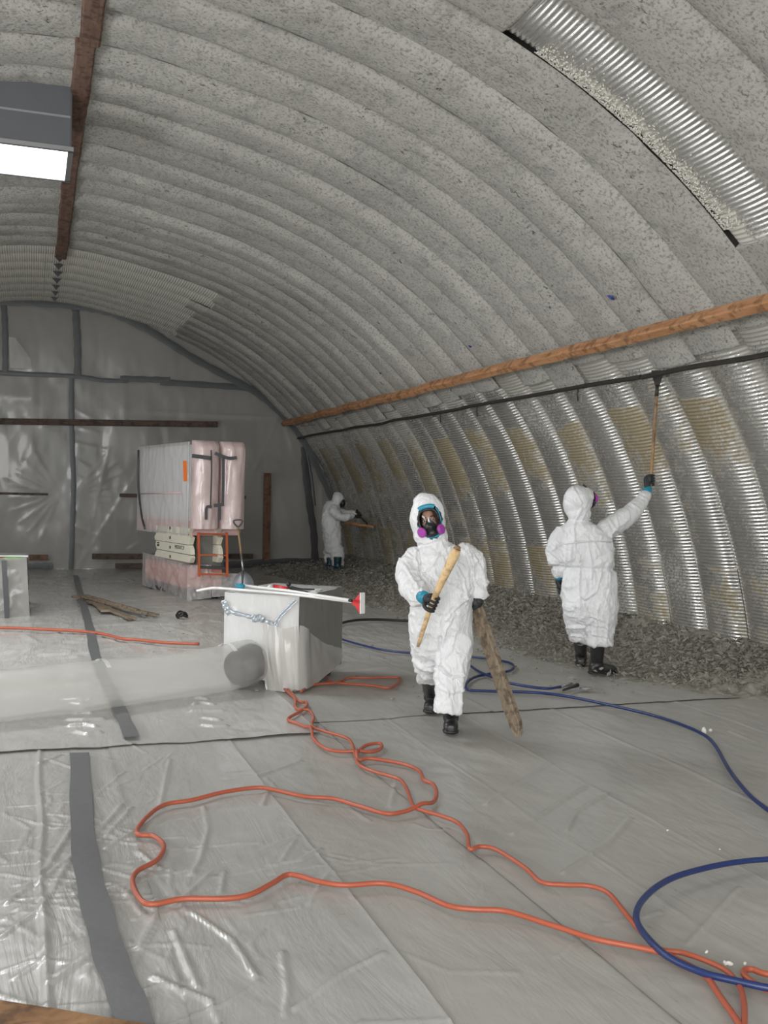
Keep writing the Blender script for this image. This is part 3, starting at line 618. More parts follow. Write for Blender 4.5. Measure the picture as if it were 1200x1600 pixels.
cord('hose', [(1240,1290),(1200,1263),(1170,1240),(1140,1205),(1115,1165),(1090,1147),(1040,1128),(980,1112),(900,1095),(840,1087),(768,1085),(732,1083),(729,1073),(742,1063),(768,1057),(794,1053),(803,1045),(797,1038),(778,1033),(747,1028),(700,1022),(647,1019),(600,1014),(570,1008),(530,999)], .0125, 'blue', 'blue hose curving from behind the white box round to the right edge', 'hose')
cord('hose', [(733,1046),(747,1057),(768,1066),(797,1076),(850,1084),(876,1081)], .0125, 'blue', 'short blue hose end leading to the spray tool', 'hose', lift=.022)
cord('hose', [(528,978),(545,974),(565,972),(600,971),(645,972)], .018, 'black', 'black hose on the floor between the white box and the walking worker', 'hose')
# ------------------------------------------------------------------ helpers for bodies and wrapped things
def remesh(mb, voxel, smooth_it=6, disp=None, post=None):
    me = bpy.data.meshes.new('tmp'); me.from_pydata([tuple(v) for v in mb.v], [], mb.f); o = bpy.data.objects.new('tmp', me); COL.objects.link(o)
    m = o.modifiers.new('r', 'REMESH'); m.mode = 'VOXEL'; m.voxel_size = voxel
    m2 = o.modifiers.new('s', 'SMOOTH'); m2.factor = .5; m2.iterations = smooth_it
    dg = bpy.context.evaluated_depsgraph_get(); r = bpy.data.meshes.new_from_object(o.evaluated_get(dg)); bpy.data.objects.remove(o); bpy.data.meshes.remove(me)
    n = len(r.vertices); V = np.empty(n*3); r.vertices.foreach_get('co', V); V = V.reshape(-1, 3)
    Nn = np.empty(n*3); r.vertex_normals.foreach_get('vector', Nn); Nn = Nn.reshape(-1, 3)
    if disp is not None: V = V+Nn*disp(V, Nn)[:, None]
    F_ = [tuple(p.vertices) for p in r.polygons]; bpy.data.meshes.remove(r)
    return V, F_
def ridged(V, s, seed, sx=1, sz=1):
    w = fbm(V[:, 0]*s*.5, V[:, 1]*s*.5, V[:, 2]*s*.5, 2, seed+9)*1.2
    return 1-2*np.abs(vnoise(V[:, 0]*s*sx+w, V[:, 1]*s*sx-w, V[:, 2]*s*sz+w, seed))
# ------------------------------------------------------------------ PEOPLE
class Figure:
    def __init__(s, label, k, foot, face_dir=None):
        s.k = k; base = G(foot[0], foot[1]); s.root = root('person', label, 'person', tuple(base))
        f = ray(foot[0], foot[1]); s.dep = Vector((f.x, f.y, 0)).normalized(); s.lat = Vector((s.dep.y, -s.dep.x, 0)); s.m = k/F_PX
    def p(s, u, v, dk=0): return P(u, v, s.k+dk)
    def secs(s, L):
        return [(s.p(u, v, dk), s.lat*(hw*s.m), s.dep*hd) for u, v, hw, hd, dk in L]
    def limb(s, L): return [s.p(u, v, dk) for u, v, dk, r in L], [r for *_, r in L]
def suit(fig, lofts, limbs, ells, name='coverall', vox=.011, fold=.009, seed=1, gather=None, openings=(), thin=.62, folds=()):
    mb = MB(); inner = MB()
    for L in lofts: mb.loft(fig.secs(L), 22, 2.3); inner.loft([(c, a*thin, b*thin) for c, a, b in fig.secs(L)], 14)
    for L in limbs:
        p_, r_ = fig.limb(L); p2 = smooth_path(p_, 4); r2 = np.interp(np.linspace(0, len(r_)-1, len(p2)), range(len(r_)), r_); mb.tube(p2, list(r2), 16, True, True); inner.tube(p2, [x*thin for x in r2], 10, True, True)
    for c, a, b, d_ in ells: mb.ell(c, a, b, d_, 24, 16)
    zb = fig.root['_w'][2]
    def disp(V, Nn):
        lo = np.clip(1.0-abs(V[:, 2]-.35)/.35, 0, 1)
        def cr_(s_, sd, sz): return np.clip((ridged(V, s_, sd, 1, sz)+1)/2, 0, 1)**5
        d1 = fold*(1.9*cr_(5.0, seed, .75)+1.3*cr_(8.5, seed+3, .6)+.8*cr_(16, seed+5, .6)-.8)
        d2 = fold*.8*lo*np.sin(V[:, 2]*55+3*vnoise(V[:, 0]*6, V[:, 1]*6, V[:, 2]*4, seed))
        d1 = d1+d2*.6
        if gather is not None:
            gz, dep = gather; w = np.exp(-((V[:, 2]-gz)/.018)**2); w2 = np.exp(-((V[:, 2]-gz)/.11)**2)
            ang = V@np.array(tuple(fig.lat))*60+V@np.array(tuple(fig.dep))*40
            d1 = d1-dep*w+.006*w2*np.sin(ang+3*vnoise(V[:, 0]*5, V[:, 1]*5, V[:, 2]*3, 3))
        hd = np.clip((V[:, 2]-1.48)/.08, 0, 1); d1 = d1*(1-.5*hd)
        q = V-np.array(tuple(EYE)); dp_ = q@np.array(tuple(FW)); uu = 600+F_PX*(q@np.array(tuple(RI)))/dp_; vv = 800-F_PX*(q@np.array(tuple(UP)))/dp_
        fr = np.clip(-(Nn@np.array(tuple(fig.dep)))*2.5, 0, 1)
        for L, w_, a_ in folds:                          # seams and tension folds of the cloth on this side
            dd = np.full(len(V), 99.)
            for p0_, p1_ in zip(L[:-1], L[1:]):
                e_, t_ = segdist(uu, vv, p0_, p1_); dd = np.minimum(dd, e_)
            d1 = d1+a_*fr*(np.exp(-(dd/w_)**2)-.45*np.exp(-(dd/(2.4*w_))**2))
        return d1
    V, Fc = remesh(mb, vox, 4, disp)
    keep = np.ones(len(V), bool)
    for c, nx, nz, ny, rx, rz, dmin in openings:      # face opening: drop the cloth inside an ellipse in front
        q = V-np.array(tuple(c)); a = q@np.array(tuple(nx)); b = q@np.array(tuple(nz)); d_ = q@np.array(tuple(ny)); keep &= ~(((a/rx)**2+(b/rz)**2 < 1) & (d_ > dmin))
    if not keep.all():
        Fc = [f for f in Fc if all(keep[i] for i in f)]; idx = -np.ones(len(V), int); idx[keep] = np.arange(keep.sum()); V = V[keep]; Fc = [tuple(int(idx[i]) for i in f) for f in Fc]
    o = ob(name, V, Fc, M['suit'], fig.root)
    return o, inner
def hand(fig, C, axis, back, r_h, mat='glove', wrist=None, side=1, label=None, teal=True):
    """glove closed round a bar: C bar centre, axis along the bar, back = direction from bar to the palm/knuckles"""
    A = Vector(axis).normalized(); B = Vector(back); B = (B-A*B.dot(A)).normalized(); Q = A.cross(B)*side
    mb = MB(); pc = C+B*(r_h+.020)
    mb.ell(pc, A*.046, B*.020, Q*.042, 14, 10)
    for i, (o_, ln) in enumerate(((-.034, .95), (-.011, 1.05), (.012, 1.0), (.034, .82))):
        pts = []
        for j in range(7):
            g = D(20+ln*230*j/6); rr = r_h+.011+(.010 if j in (0,) else 0)
            pts.append(C+A*(o_+.002*j*(o_*20))+B*(rr*math.cos(g))+Q*(rr*math.sin(g)))
        mb.tube(pts, [.0115, .0115, .011, .0115, .010, .0095, .0085], 8, True, True)
    th = [pc-A*.03-Q*.03, C-A*.045-Q*(r_h+.022)+B*.008, C-A*.05-Q*(r_h+.006)-B*(r_h+.006), C-A*.052+Q*.012-B*(r_h+.012)]
    mb.tube(smooth_path(th, 3), [.015]*3+[.013]*3+[.012]*3+[.010], 8, True, True)
    if wrist is not None:
        w = Vector(wrist); mb.tube([pc+B*.0-Q*.012, (pc+w)/2, w], [.034, .030, .032], 12, True, True)
    g_ = mb.obj('glove', M[mat], fig.root); 
    if label: g_['label'] = label
    return g_
def relaxed(fig, W_, d, palm, s_=1):
    """glove hanging open, slightly curled; W_ wrist, d pointing direction, palm = palm normal"""
    d = Vector(d).normalized(); n = Vector(palm); n = (n-d*n.dot(d)).normalized(); q = d.cross(n)
    mb = MB(); mb.ell(W_+d*.05, d*.055, q*.042, n*.019, 14, 10); mb.tube([W_-d*.03, W_+d*.03], [.030, .031], 12, True, True)
    for o_, l in ((-.030, .070), (-.010, .082), (.011, .078), (.030, .060)):
        p0 = W_+d*.09+q*o_; mb.tube([p0, p0+d*l*.45+n*.008, p0+d*l*.8+n*.028, p0+d*l*.92+n*.05], [.0115, .011, .010, .0085], 8, True, True)
    p0 = W_+d*.03+q*.038*s_; mb.tube([p0, p0+d*.03+q*.02*s_+n*.012, p0+d*.06+q*.02*s_+n*.03], [.014, .012, .010], 8, True, True)
    return mb.obj('glove', M['glove'], fig.root)
def cuff(fig, a, b, r): return MB().tube([a, (Vector(a)+Vector(b))/2, b], [r, r*1.04, r*.97], 14).obj('tape_cuff', M['teal'], fig.root)
def boot(fig, top, ankle, heel, toe, mat='boot', w=.052, rs=.062):
    mb = MB(); top, ankle, heel, toe = map(Vector, (top, ankle, heel, toe)); f = (toe-heel).normalized(); l = Vector((f.y, -f.x, 0)).normalized()
    mb.tube([top, (top+ankle)/2, ankle+Vector((0, 0, .03)), ankle-Vector((0, 0, .03))], [rs, rs*.93, rs*.86, rs*.9], 16)
    L = (toe-heel).length; zg = heel.z
    secs = []
    for t_, ww, h_ in ((0, .7, .075), (.08, .85, .085), (.3, .86, .095), (.5, .9, .085), (.72, 1.05, .07), (.9, .95, .058), (1.0, .6, .045)):
        c = heel+f*(L*t_); c.z = zg+.012+h_/2; secs.append((c, l*(w*ww), Vector((0, 0, h_/2+.008))))
    mb.loft(secs, 14, 2.6)
    V, Fc = remesh(mb, .010, 4, lambda V, Nn: .002*ridged(V, 18, 3)*np.clip((V[:, 2]-zg-.06)*10, 0, 1))
    b_ = ob('boot', V, Fc, M[mat], fig.root)
    sm = MB(); sm.loft([(Vector((c.x, c.y, zg+.012)), a*1.07, f*.0+Vector((0, 0, .012))) for c, a, _ in secs], 12, 4); sm.obj('sole', M['black'], b_)
    return b_
def filter_can(fig, par, c, n, r=.034, th=.028):
    n = Vector(n).normalized(); mb = MB(); mb.tube([c, c+n*th*.7, c+n*th], [r, r, r*.85], 20)
    o = mb.obj('filter', M['purple'], par, False); MB().tube([c-n*.02, c+n*.004], [r*.8, r*.9], 14).obj('filter_mount', M['black'], par); return o
# ---------- worker walking towards the tripod
f1 = Figure('white-suited worker with face shield walking forward carrying a handle and plank', 7.15, (690, 1140))
p = f1.p
torso = [(683,846,15,.08,0),(686,858,32,.11,0),(688,868,45,.135,0),(689,885,50,.15,0),(690,910,50,.165,-.02),(689,945,48,.18,-.03),(688,985,49,.175,0),(689,1010,46,.15,.02),(690,1030,38,.11,.05)]
legl = [(670,985,27,.14,0),(668,1020,24.5,.13,.05),(668,1040,21,.12,.14),(670,1055,19,.105,.25),(672,1066,18.5,.10,.34)]
legr = [(710,985,28,.15,0),(709,1025,27,.145,-.06),(705,1055,25,.13,-.10),(702,1080,22,.12,-.12),(700,1098,22,.11,-.13),(700,1111,23.5,.115,-.13)]
arml = [(648,872,0,.085),(641,884,-.02,.092),(639,900,-.08,.09),(645,918,-.17,.083),(653,928,-.28,.074),(658,931,-.34,.060)]
armr = [(728,866,0,.085),(738,880,.01,.088),(744,898,.02,.078),(747,915,.0,.068),(748,927,-.02,.060)]
hx, hz_ = f1.lat, Vector((0, 0, 1)); tilt = D(11)
mx_ = (hx*math.cos(tilt)+hz_*-math.sin(tilt)); mz_ = (hz_*math.cos(tilt)+hx*math.sin(tilt)*-1); mz_ = (hz_*math.cos(tilt)-hx*math.sin(tilt)*1.0)
mz_ = (hz_*math.cos(D(14))-hx*math.sin(D(14))).normalized(); mx_ = (hx*math.cos(D(14))+hz_*math.sin(D(14))).normalized(); mn_ = -f1.dep+Vector((0, 0, -.12)); mn_ = (mn_-mx_*mn_.dot(mx_)-mz_*mn_.dot(mz_)).normalized()
HCn = p(671, 815, .0)
hood = [(p(668, 810, .03), hx*.122+hz_*0, f1.dep*.135, hz_*.172), (p(673, 838, .02), hx*.125, f1.dep*.12, hz_*.085), (p(663, 786, .05), hx*.075, f1.dep*.085, hz_*.068)]
MC = HCn+mn_*.075+mx_*.008                       # middle of the face piece
c3 = lambda L: [(600+x/3.81, 760+y/3.81) for x, y in L]
FO1 = [(c3([(345,330),(365,500),(385,700),(395,820)]), 1.3, .014), (c3([(200,360),(212,500),(250,560),(300,610)]), 2.2, -.034), (c3([(100,360),(180,430),(240,540)]), 2, .020), (c3([(90,420),(150,520),(200,600)]), 2, .018),
 (c3([(480,330),(520,500),(518,640)]), 2.0, -.030), (c3([(335,900),(330,1050),(322,1170)]), 2.2, -.030), (c3([(370,800),(440,710),(510,650)]), 2.0, .022), (c3([(340,980),(370,850),(420,760)]), 2.2, .024),
 (c3([(190,1090),(240,1130),(300,1145)]), 1.8, .022), (c3([(180,1030),(240,1080),(310,1090)]), 1.8, .020), (c3([(360,1110),(420,1135),(480,1125)]), 1.8, .024), (c3([(330,1060),(370,1110),(410,1150)]), 1.8, .022), (c3([(330,1200),(400,1230),(475,1210)]), 1.8, .018),
 (c3([(330,400),(290,470),(230,540)]), 1.8, .020), (c3([(400,330),(460,300),(520,420)]), 1.8, .020), (c3([(210,330),(185,420),(200,500)]), 1.6, .020), (c3([(160,700),(250,690),(330,760)]), 2.0, .018), (c3([(440,480),(480,560),(490,700)]), 1.8, .018),
 (c3([(340,330),(380,420),(470,470)]), 1.6, .016), (c3([(530,400),(570,470),(600,560)]), 1.8, .018), (c3([(530,560),(590,550),(610,590)]), 1.6, .018), (c3([(220,840),(200,900),(200,980)]), 2.0, .018), (c3([(420,880),(400,980),(350,1040)]), 2.0, .018), (c3([(240,520),(290,560),(300,620)]), 1.6, .020), (c3([(200,540),(230,590),(220,640)]), 1.5, .018)]
s1, in1 = suit(f1, [torso, legl, legr], [arml, armr], hood, vox=.0095, fold=.008, seed=2, folds=FO1, openings=[(MC, mx_, mz_, mn_, .086, .118, -.035)])
# body inside the suit: torso, limbs and head grown as one surface
hb = HCn+mn_*.005
in1.ell(hb, mx_*.070, mn_*.088, mz_*.112, 20, 14); in1.ell(hb-mz_*.05+mn_*.015, mx_*.056, mn_*.075, mz_*.075, 16, 12); in1.tube([hb-mz_*.05, p(685, 862)], [.055, .06], 12)
in1.ell(hb+mn_*.092-mz_*.004, mx_*.014, mn_*.022, mz_*.030, 10, 8)          # nose
in1.ell(hb+mn_*.070+mz_*.034, mx_*.050, mn_*.020, mz_*.012, 12, 8)          # brow
for s_ in (-1, 1): in1.ell(hb+mn_*.068-mz_*.012+mx_*.036*s_, mx_*.020, mn_*.016, mz_*.016, 10, 8); in1.ell(hb+mx_*.074*s_, mx_*.010, mn_*.018, mz_*.030, 8, 6)
in1.ell(hb+mn_*.082-mz_*.048, mx_*.024, mn_*.010, mz_*.007, 10, 6)
V, Fc = remesh(in1, .007, 3); bd = ob('body', V, Fc, M['skin'], f1.root)
for s_ in (-1, 1):
    e = hb+mn_*.078+mz_*.013+mx_*.031*s_
    MB().ell(e, mx_*.013, mn_*.009, mz_*.008, 12, 8).obj('eye', M['white_eye'], bd); MB().ell(e+mn_*.0065, mx_*.0055, mn_*.004, mz_*.0055, 10, 6).obj('iris', M['iris'], bd)
    MB().tube([hb+mn_*.088+mz_*.033+mx_*(.014*s_), hb+mn_*.09+mz_*.037+mx_*(.032*s_), hb+mn_*.078+mz_*.031+mx_*(.048*s_)], [.004, .0048, .003], 8).obj('eyebrow', M['iris'], bd)
def faceshell(c, rx, rz, rn, t0, t1, g0, g1, n=24, m=16):
    V = []
    for i in range(m):
        t_ = D(t0+(t1-t0)*i/(m-1))
        for j in range(n):
            g = D(g0+(g1-g0)*j/(n-1)); V.append(c+mx_*(rx*math.cos(t_)**.6*math.sin(g))+mn_*(rn*math.cos(t_)**.6*math.cos(g))+mz_*(rz*math.sin(t_)))
    return V, grid_faces(m, n)
rsp = ob('respirator', *faceshell(HCn, .083, .128, .125, -52, 52, -80, 80), M['lens'], f1.root); rsp['label'] = 'clear curved face shield of the respirator'
ring = []
for a in np.linspace(0, 2*math.pi, 33)[:-1]:
    x = .071*math.copysign(abs(math.cos(a))**.7, math.cos(a)); z = .093*math.copysign(abs(math.sin(a))**.7, math.sin(a)); z = z-.005
    x *= 1 if z > -.02 else 1-(-.02-z)*4; ring.append(HCn+mx_*x+mz_*z+mn_*(.05+.075*math.sqrt(max(0, 1-(x/.085)**2))*.9-.05*max(0, abs(z)/.1-.55)))
MB().tube(ring+[ring[0]], .0085, 8).obj('seal_rim', M['black'], rsp)
def rimpt(a0, a1, off, r_, mat, nm, n=9, rr=1.16):
    q = []
    for a in np.linspace(D(a0), D(a1), n):
        x = .071*rr*math.copysign(abs(math.cos(a))**.7, math.cos(a)); z = .095*rr*math.copysign(abs(math.sin(a))**.7, math.sin(a)); q.append(HCn+mx_*x+mz_*z+mn_*(off+.07*math.sqrt(max(0, 1-(x/.1)**2))-.04*max(0, abs(z)/.1-.6)))
    V = []
    for i, c in enumerate(q):
        t_ = (q[min(i+1, n-1)]-q[max(i-1, 0)]).normalized(); s__ = t_.cross(mn_).normalized()
        for w_, o_ in ((-1, -.004), (-.5, .004), (.5, .004), (1, -.004)): V.append(c+s__*r_*w_+mn_*o_)
    MB().add(V, grid_faces(n, 4)).obj(nm, M[mat], rsp)
rimpt(55, 122, .052, .017, 'teal', 'tape_band'); rimpt(-130, -52, .040, .012, 'teal', 'tape_band'); rimpt(-10, 45, .040, .005, 'teal', 'tape_band'); rimpt(182, 230, .040, .006, 'teal', 'tape_band')
mb = MB(); mb.ell(HCn+mn_*.098-mz_*.038, mx_*.040, mn_*.038, mz_*.050, 18, 12); mb.ell(HCn+mn_*.10+mz_*.008, mx_*.020, mn_*.024, mz_*.022, 14, 8); mb.ell(HCn+mn_*.09-mz_*.082, mx_*.050, mn_*.040, mz_*.028, 16, 10); mb.tube([HCn+mn_*.125-mz_*.035, HCn+mn_*.145-mz_*.04], [.020, .017], 14)
V, Fc = remesh(mb, .006, 3); ob('nose_cup', V, Fc, M['black'], rsp)
filter_can(f1, rsp, p(660, 832, -.14), -mx_*.62+mn_*.75-mz_*.1, .036, .018); filter_can(f1, rsp, p(688, 827, -.125), mx_*.8+mn_*.55, .036, .020)
# tool handle in his right hand
ha, hb_, hc_ = p(655, 1004, -.36), p(676, 941, -.47), p(714, 858, -.60)
hr = root('scraper_bat', 'pale wooden tool handle gripped diagonally by the walking worker', 'tool handle', tuple(ha))
q = smooth_path([ha, hb_, hc_], 8); rr_ = list(np.interp(np.linspace(0, 1, len(q)), [0, .45, .6, .95, 1], [.013, .018, .021, .034, .026])); MB().tube(q, rr_, 14, True, False).obj('handle', M['handle'], hr); MB().tube([hc_, hc_+(hc_-hb_).normalized()*.02], [.026, .018], 14).obj('handle_tip', M['handle_brown'], hr)
MB().tube([ha, ha-(hb_-ha).normalized()*.03], [.0132, .010], 12).obj('handle_end', M['handle_brown'], hr)
ax = (hc_-hb_).normalized(); wr = p(661, 934, -.39)
hand(f1, hb_, ax, (wr-hb_), .018, wrist=wr, side=-1); cuff(f1, p(658, 931, -.36), p(666, 936, -.42), .044)
# plank carried in the other hand
pa, pb = p(735, 925, .06), p(811, 1147, -.12)
zfl = floor_z(pb.x, pb.y)+.03; pb = G(811, 1146, zfl+.03)
pl = root('plank', 'rough splintered grey wooden plank dragged beside the walking worker', 'plank', tuple(pb)); dr = (pb-pa).normalized(); sx = dr.cross(f1.dep).normalized(); sy = dr.cross(sx).normalized()
g45 = D(38); ex = sx*math.cos(g45)+sy*math.sin(g45); ey = -sx*math.sin(g45)+sy*math.cos(g45); V = []
nL = 34
for i in range(nL+1):
    c = pa+(pb-pa)*(i/nL)
    for j, (a_, b_) in enumerate(((1, .8), (.85, 1), (-.85, 1), (-1, .8), (-1, -.8), (-.85, -1), (.85, -1), (1, -.8))):
        e = 1+.10*vnoise(i*.35, j*3.1, seed=3)+(.05*vnoise(i*1.1, j*1.7, seed=5)); tp = 1-.25*max(0, (i-nL+2)/2)
        V.append(c+ex*(a_*.046*e*tp)+ey*(b_*.026*e*tp)+dr*(.02*vnoise(j*2.2, i/nL*3, seed=7)*(i > nL-2)))
ob('plank_board', V, grid_faces(nL+1, 8, True)+[tuple(range(7, -1, -1)), tuple(nL*8+j for j in range(8))], M['wood_plank'], pl, False)
w2 = p(747, 930, -.02); hc2 = pa+(pb-pa)*.075
hand(f1, p(742, 942, -.0), dr, (p(748, 938, -.08)-p(742, 942, 0)), .034, wrist=w2, side=1)
b1 = G(672, 1124); b2 = G(704, 1153); toe = -f1.dep
z1, z2 = floor_z(b1.x, b1.y)+.028, floor_z(b2.x, b2.y)+.028; b1.z = z1; b2.z = z2
t1 = toe*.95+f1.lat*-.12; t2 = toe
boot(f1, p(671, 1058, .27), b1-t1*.0+Vector((0, 0, .10))-toe*.12, b1-t1*.20, b1+t1*.04, w=.053, rs=.064)
boot(f1, p(701, 1100, -.10), b2+Vector((0, 0, .10))-t2*.13, b2-t2*.21, b2+t2*.03, w=.053, rs=.066)
# ---------- worker scraping the wall with a raised pole
f2 = Figure('worker seen from behind in white coverall raising a long scraper pole to the metal wall', 9.45, (925, 1060)); p = f2.p
torso = [(903,808,12,.07,0),(905,817,20,.09,0),(907,825,34,.115,0),(908,836,43,.135,0),(910,850,46,.15,0),(912,868,46,.15,0),(918,882,41,.14,0),(921,893,41,.14,0),(922,915,43,.165,0),(922,945,43,.17,0),(922,962,41,.155,0),(922,974,37,.13,.02)]
legl = [(904,945,25,.15,.0),(905,970,22,.14,.06),(906,988,18,.12,.12),(907,1003,15,.10,.16)]
legr = [(938,945,27,.16,0),(939,970,25,.15,0),(937,985,23,.13,0),(936,998,22,.12,0),(938,1008,20,.105,0)]
arml = [(878,835,0,.085),(870,848,.0,.09),(868,864,.02,.078),(870,880,.05,.07),(873,893,.08,.06)]
armr = [(945,828,0,.095),(962,818,.04,.10),(980,806,.08,.088),(997,790,.16,.075),(1008,775,.24,.060)]
hood = [(p(902, 785, .02), f2.lat*.135, f2.dep*.135, Vector((0, 0, .155))), (p(905, 803, 0), f2.lat*.115, f2.dep*.11, Vector((0, 0, .08))), (p(912, 778, .05), f2.lat*.10, f2.dep*.11, Vector((0, 0, .10)))]
c4 = lambda L: [(840+x/4.325, 720+y/4.325) for x, y in L]
FO2 = [(c4([(195,490),(195,690)]), 1.3, .016), (c4([(250,480),(255,600),(300,700)]), 1.4, .022), (c4([(340,560),(370,700)]), 1.4, .018), (c4([(390,560),(430,640)]), 1.3, .018), (c4([(300,930),(300,1050)]), 1.7, -.030),
 (c4([(285,700),(283,900),(320,940),(400,880),(440,720)]), 1.6, .026), (c4([(200,690),(180,810)]), 1.4, .018), (c4([(240,700),(205,790)]), 1.3, .016), (c4([(470,700),(465,860)]), 1.5, .018), (c4([(365,710),(365,860)]), 1.3, .018), (c4([(190,965),(250,985)]), 1.4, .018),
 (c4([(195,1125),(320,1120),(370,1080)]), 1.6, .026), (c4([(230,1180),(300,1190),(345,1140)]), 1.5, .022), (c4([(370,1170),(480,1195),(500,1250)]), 1.6, .026), (c4([(380,1110),(450,1120),(510,1160)]), 1.5, .022), (c4([(190,250),(280,310)]), 1.3, .018), (c4([(240,180),(300,290)]), 1.2, .014),
 (c4([(515,300),(545,440)]), 1.5, .024), (c4([(300,320),(260,400),(240,480)]), 1.5, .022), (c4([(350,300),(300,400)]), 1.3, .018), (c4([(430,300),(500,420),(540,480)]), 1.6, .020), (c4([(80,450),(140,410),(220,350)]), 1.5, .018), (c4([(620,280),(690,330)]), 1.4, .020), (c4([(680,230),(740,260)]), 1.3, .018), (c4([(90,620),(160,680)]), 1.4, .020), (c4([(100,560),(150,600)]), 1.4, .018), (c4([(100,690),(170,700)]), 1.3, .016),
 (c4([(130,570),(180,655)]), 1.6, -.022), (c4([(300,950),(350,1050),(450,1080)]), 1.6, .020), (c4([(490,500),(530,600),(525,690)]), 1.6, .018)]
s2, in2 = suit(f2, [torso, legl, legr], [arml, armr], hood, vox=.0115, fold=.009, seed=21, folds=FO2, gather=(p(920, 888).z, .028))
in2.ell(p(904, 785), f2.lat*.075, f2.dep*.09, Vector((0, 0, .11)), 16, 12); in2.tube([p(904, 790), p(907, 830)], [.055, .06], 12); V, Fc = remesh(in2, .014, 3); ob('body', V, Fc, M['skin'], f2.root)
MB().tube([p(879, 850, -.145), p(905, 847, -.168), p(930, 845, -.166), p(955, 847, -.14)], .006, 6).obj('seam', M['suit'], f2.root)
rs2 = MB(); rs2.ell(p(923, 780, .07), f2.lat*.055, f2.dep*.07, Vector((0, 0, .085)), 18, 12); rs2 = rs2.obj('respirator', M['black'], f2.root); filter_can(f2, rs2, p(928, 779, .02), f2.lat*.85+f2.dep*.5, .036, .03)
MB().tube([p(911, 757, .03), p(918, 763, .02), p(924, 772, .02)], .008, 6).obj('head_strap', M['black'], rs2)
w = p(1010, 772, .26); hc3 = p(1017, 749, .30); 
q = ray(1027, 603); ks = np.linspace(6, 16, 3000); i = int(np.argmax(np.hypot(q.x*ks-XC, HC+q.z*ks) > arch_r(np.arctan2(HC+q.z*ks, q.x*ks-XC))-.10)); tipk = ks[i]-.05
tip = P(1027, 603, tipk); tail = hc3+(hc3-tip).normalized()*.06
pr_ = root('scraper_pole', 'long wooden scraper pole with a flat dark blade pressed against the metal wall', 'scraper', tuple(tail))
MB().tube([tail, hc3, tip], [.017, .017, .015], 12).obj('pole', M['handle_brown'], pr_); dr2 = (tip-hc3).normalized()
MB().tube([tip-dr2*.10, tip+dr2*.01], [.020, .016], 12).obj('socket', M['steel_dark'], pr_)
lx = RI; bl0 = tip; MB().add([bl0+lx*a_*.9+dr2*b_+f2.dep*c_ for a_, b_ in ((-.02, -.01), (.02, -.01), (.055, .10), (.045, .15), (-.075, .15), (-.065, .10)) for c_ in (-.003, .003)], [(0, 2, 4, 6, 8, 10), (11, 9, 7, 5, 3, 1)]+[(2*i_, 2*i_+1, (2*i_+3) % 12, (2*i_+2) % 12) for i_ in range(6)]).obj('blade', M['steel_dark'], pr_, False)
hand(f2, hc3, dr2, (w-hc3)+RI*-.02, .017, wrist=w, side=1); cuff(f2, p(1009, 774, .25), p(1013, 762, .28), .043)
relaxed(f2, p(873, 905, .10), (.0, .0, -1), f2.lat); cuff(f2, p(872.5, 897, .09), p(873, 905, .10), .036)
b1, b2 = G(907, 1049), G(930, 1061); b1.z = floor_z(b1.x, b1.y)+.03; b2.z = floor_z(b2.x, b2.y)+.03
boot(f2, p(907, 1000, .16), b1+Vector((0, 0, .10))+f2.dep*.06, b1-f2.dep*.0, b1+f2.dep*.24, w=.056, rs=.066)
t2 = (f2.lat*.9+f2.dep*.45).normalized()
boot(f2, p(934, 1000, 0), b2+Vector((0, 0, .10))+f2.lat*.01, b2-t2*.06, b2+t2*.21, w=.056, rs=.070)
# ---------- worker at the far corner
f3 = Figure('small distant worker in white coverall bent towards the far right corner', 20.7, (521, 896)); p = f3.p
torso = [(521,783,8,.12,0),(519,791,12,.19,0),(517,803,14.5,.21,0),(517,820,14,.20,0),(519,838,14,.20,0),(521,855,14,.19,0),(522,864,13,.17,0)]
legl = [(517,855,11,.11,.1),(516,866,10,.10,.12),(515,875,8.5,.09,.14),(515,880,8.5,.08,.15)]
legr = [(526,855,12,.11,-.08),(528,868,10.5,.11,-.1),(528,878,9,.10,-.1),(528,884,9.5,.09,-.1)]
armr = [(520,797,-.18,.095),(528,806,-.22,.09),(540,808,-.2,.08),(550,806,-.1,.065)]; arml = [(522,797,.18,.09),(535,803,.22,.085),(546,803,.15,.07),(553,802,.08,.06)]
hood = [(p(528, 779, 0), f3.lat*.115, f3.dep*.12, Vector((0, 0, .14)))]
s3, in3 = suit(f3, [torso, legl, legr], [armr, arml], hood, vox=.022, fold=.014, seed=33)
in3.ell(p(529, 779), f3.lat*.08, f3.dep*.07, Vector((0, 0, .11)), 14, 10); in3.tube([p(528, 782), p(521, 796)], [.05, .06], 10); V, Fc = remesh(in3, .022, 3); ob('body', V, Fc, M['skin'], f3.root)
MB().ell(p(535, 786, 0), f3.lat*.06, f3.dep*.075, Vector((0, 0, .09)), 14, 10).obj('respirator', M['black'], f3.root)
bt = p(562, 806, 0); bt2 = p(575, 820, .1); bar = root('pry_bar', 'dark pry bar in the gloved hands of the distant worker', 'tool', tuple(bt)); MB().tube([p(558, 799, 0), bt, bt2, bt2+Vector((.02, 0, -.03))], [.018, .018, .016, .010], 8).obj('bar', M['steel_dark'], bar)
hand(f3, p(562, 805, -.0), (bt2-bt), p(553, 804, -.06)-bt, .018, wrist=p(552, 806, -.08), side=1); hand(f3, p(559, 801, .06), (bt2-bt), p(553, 803, .06)-bt, .018, wrist=p(553, 802, .08), side=-1)
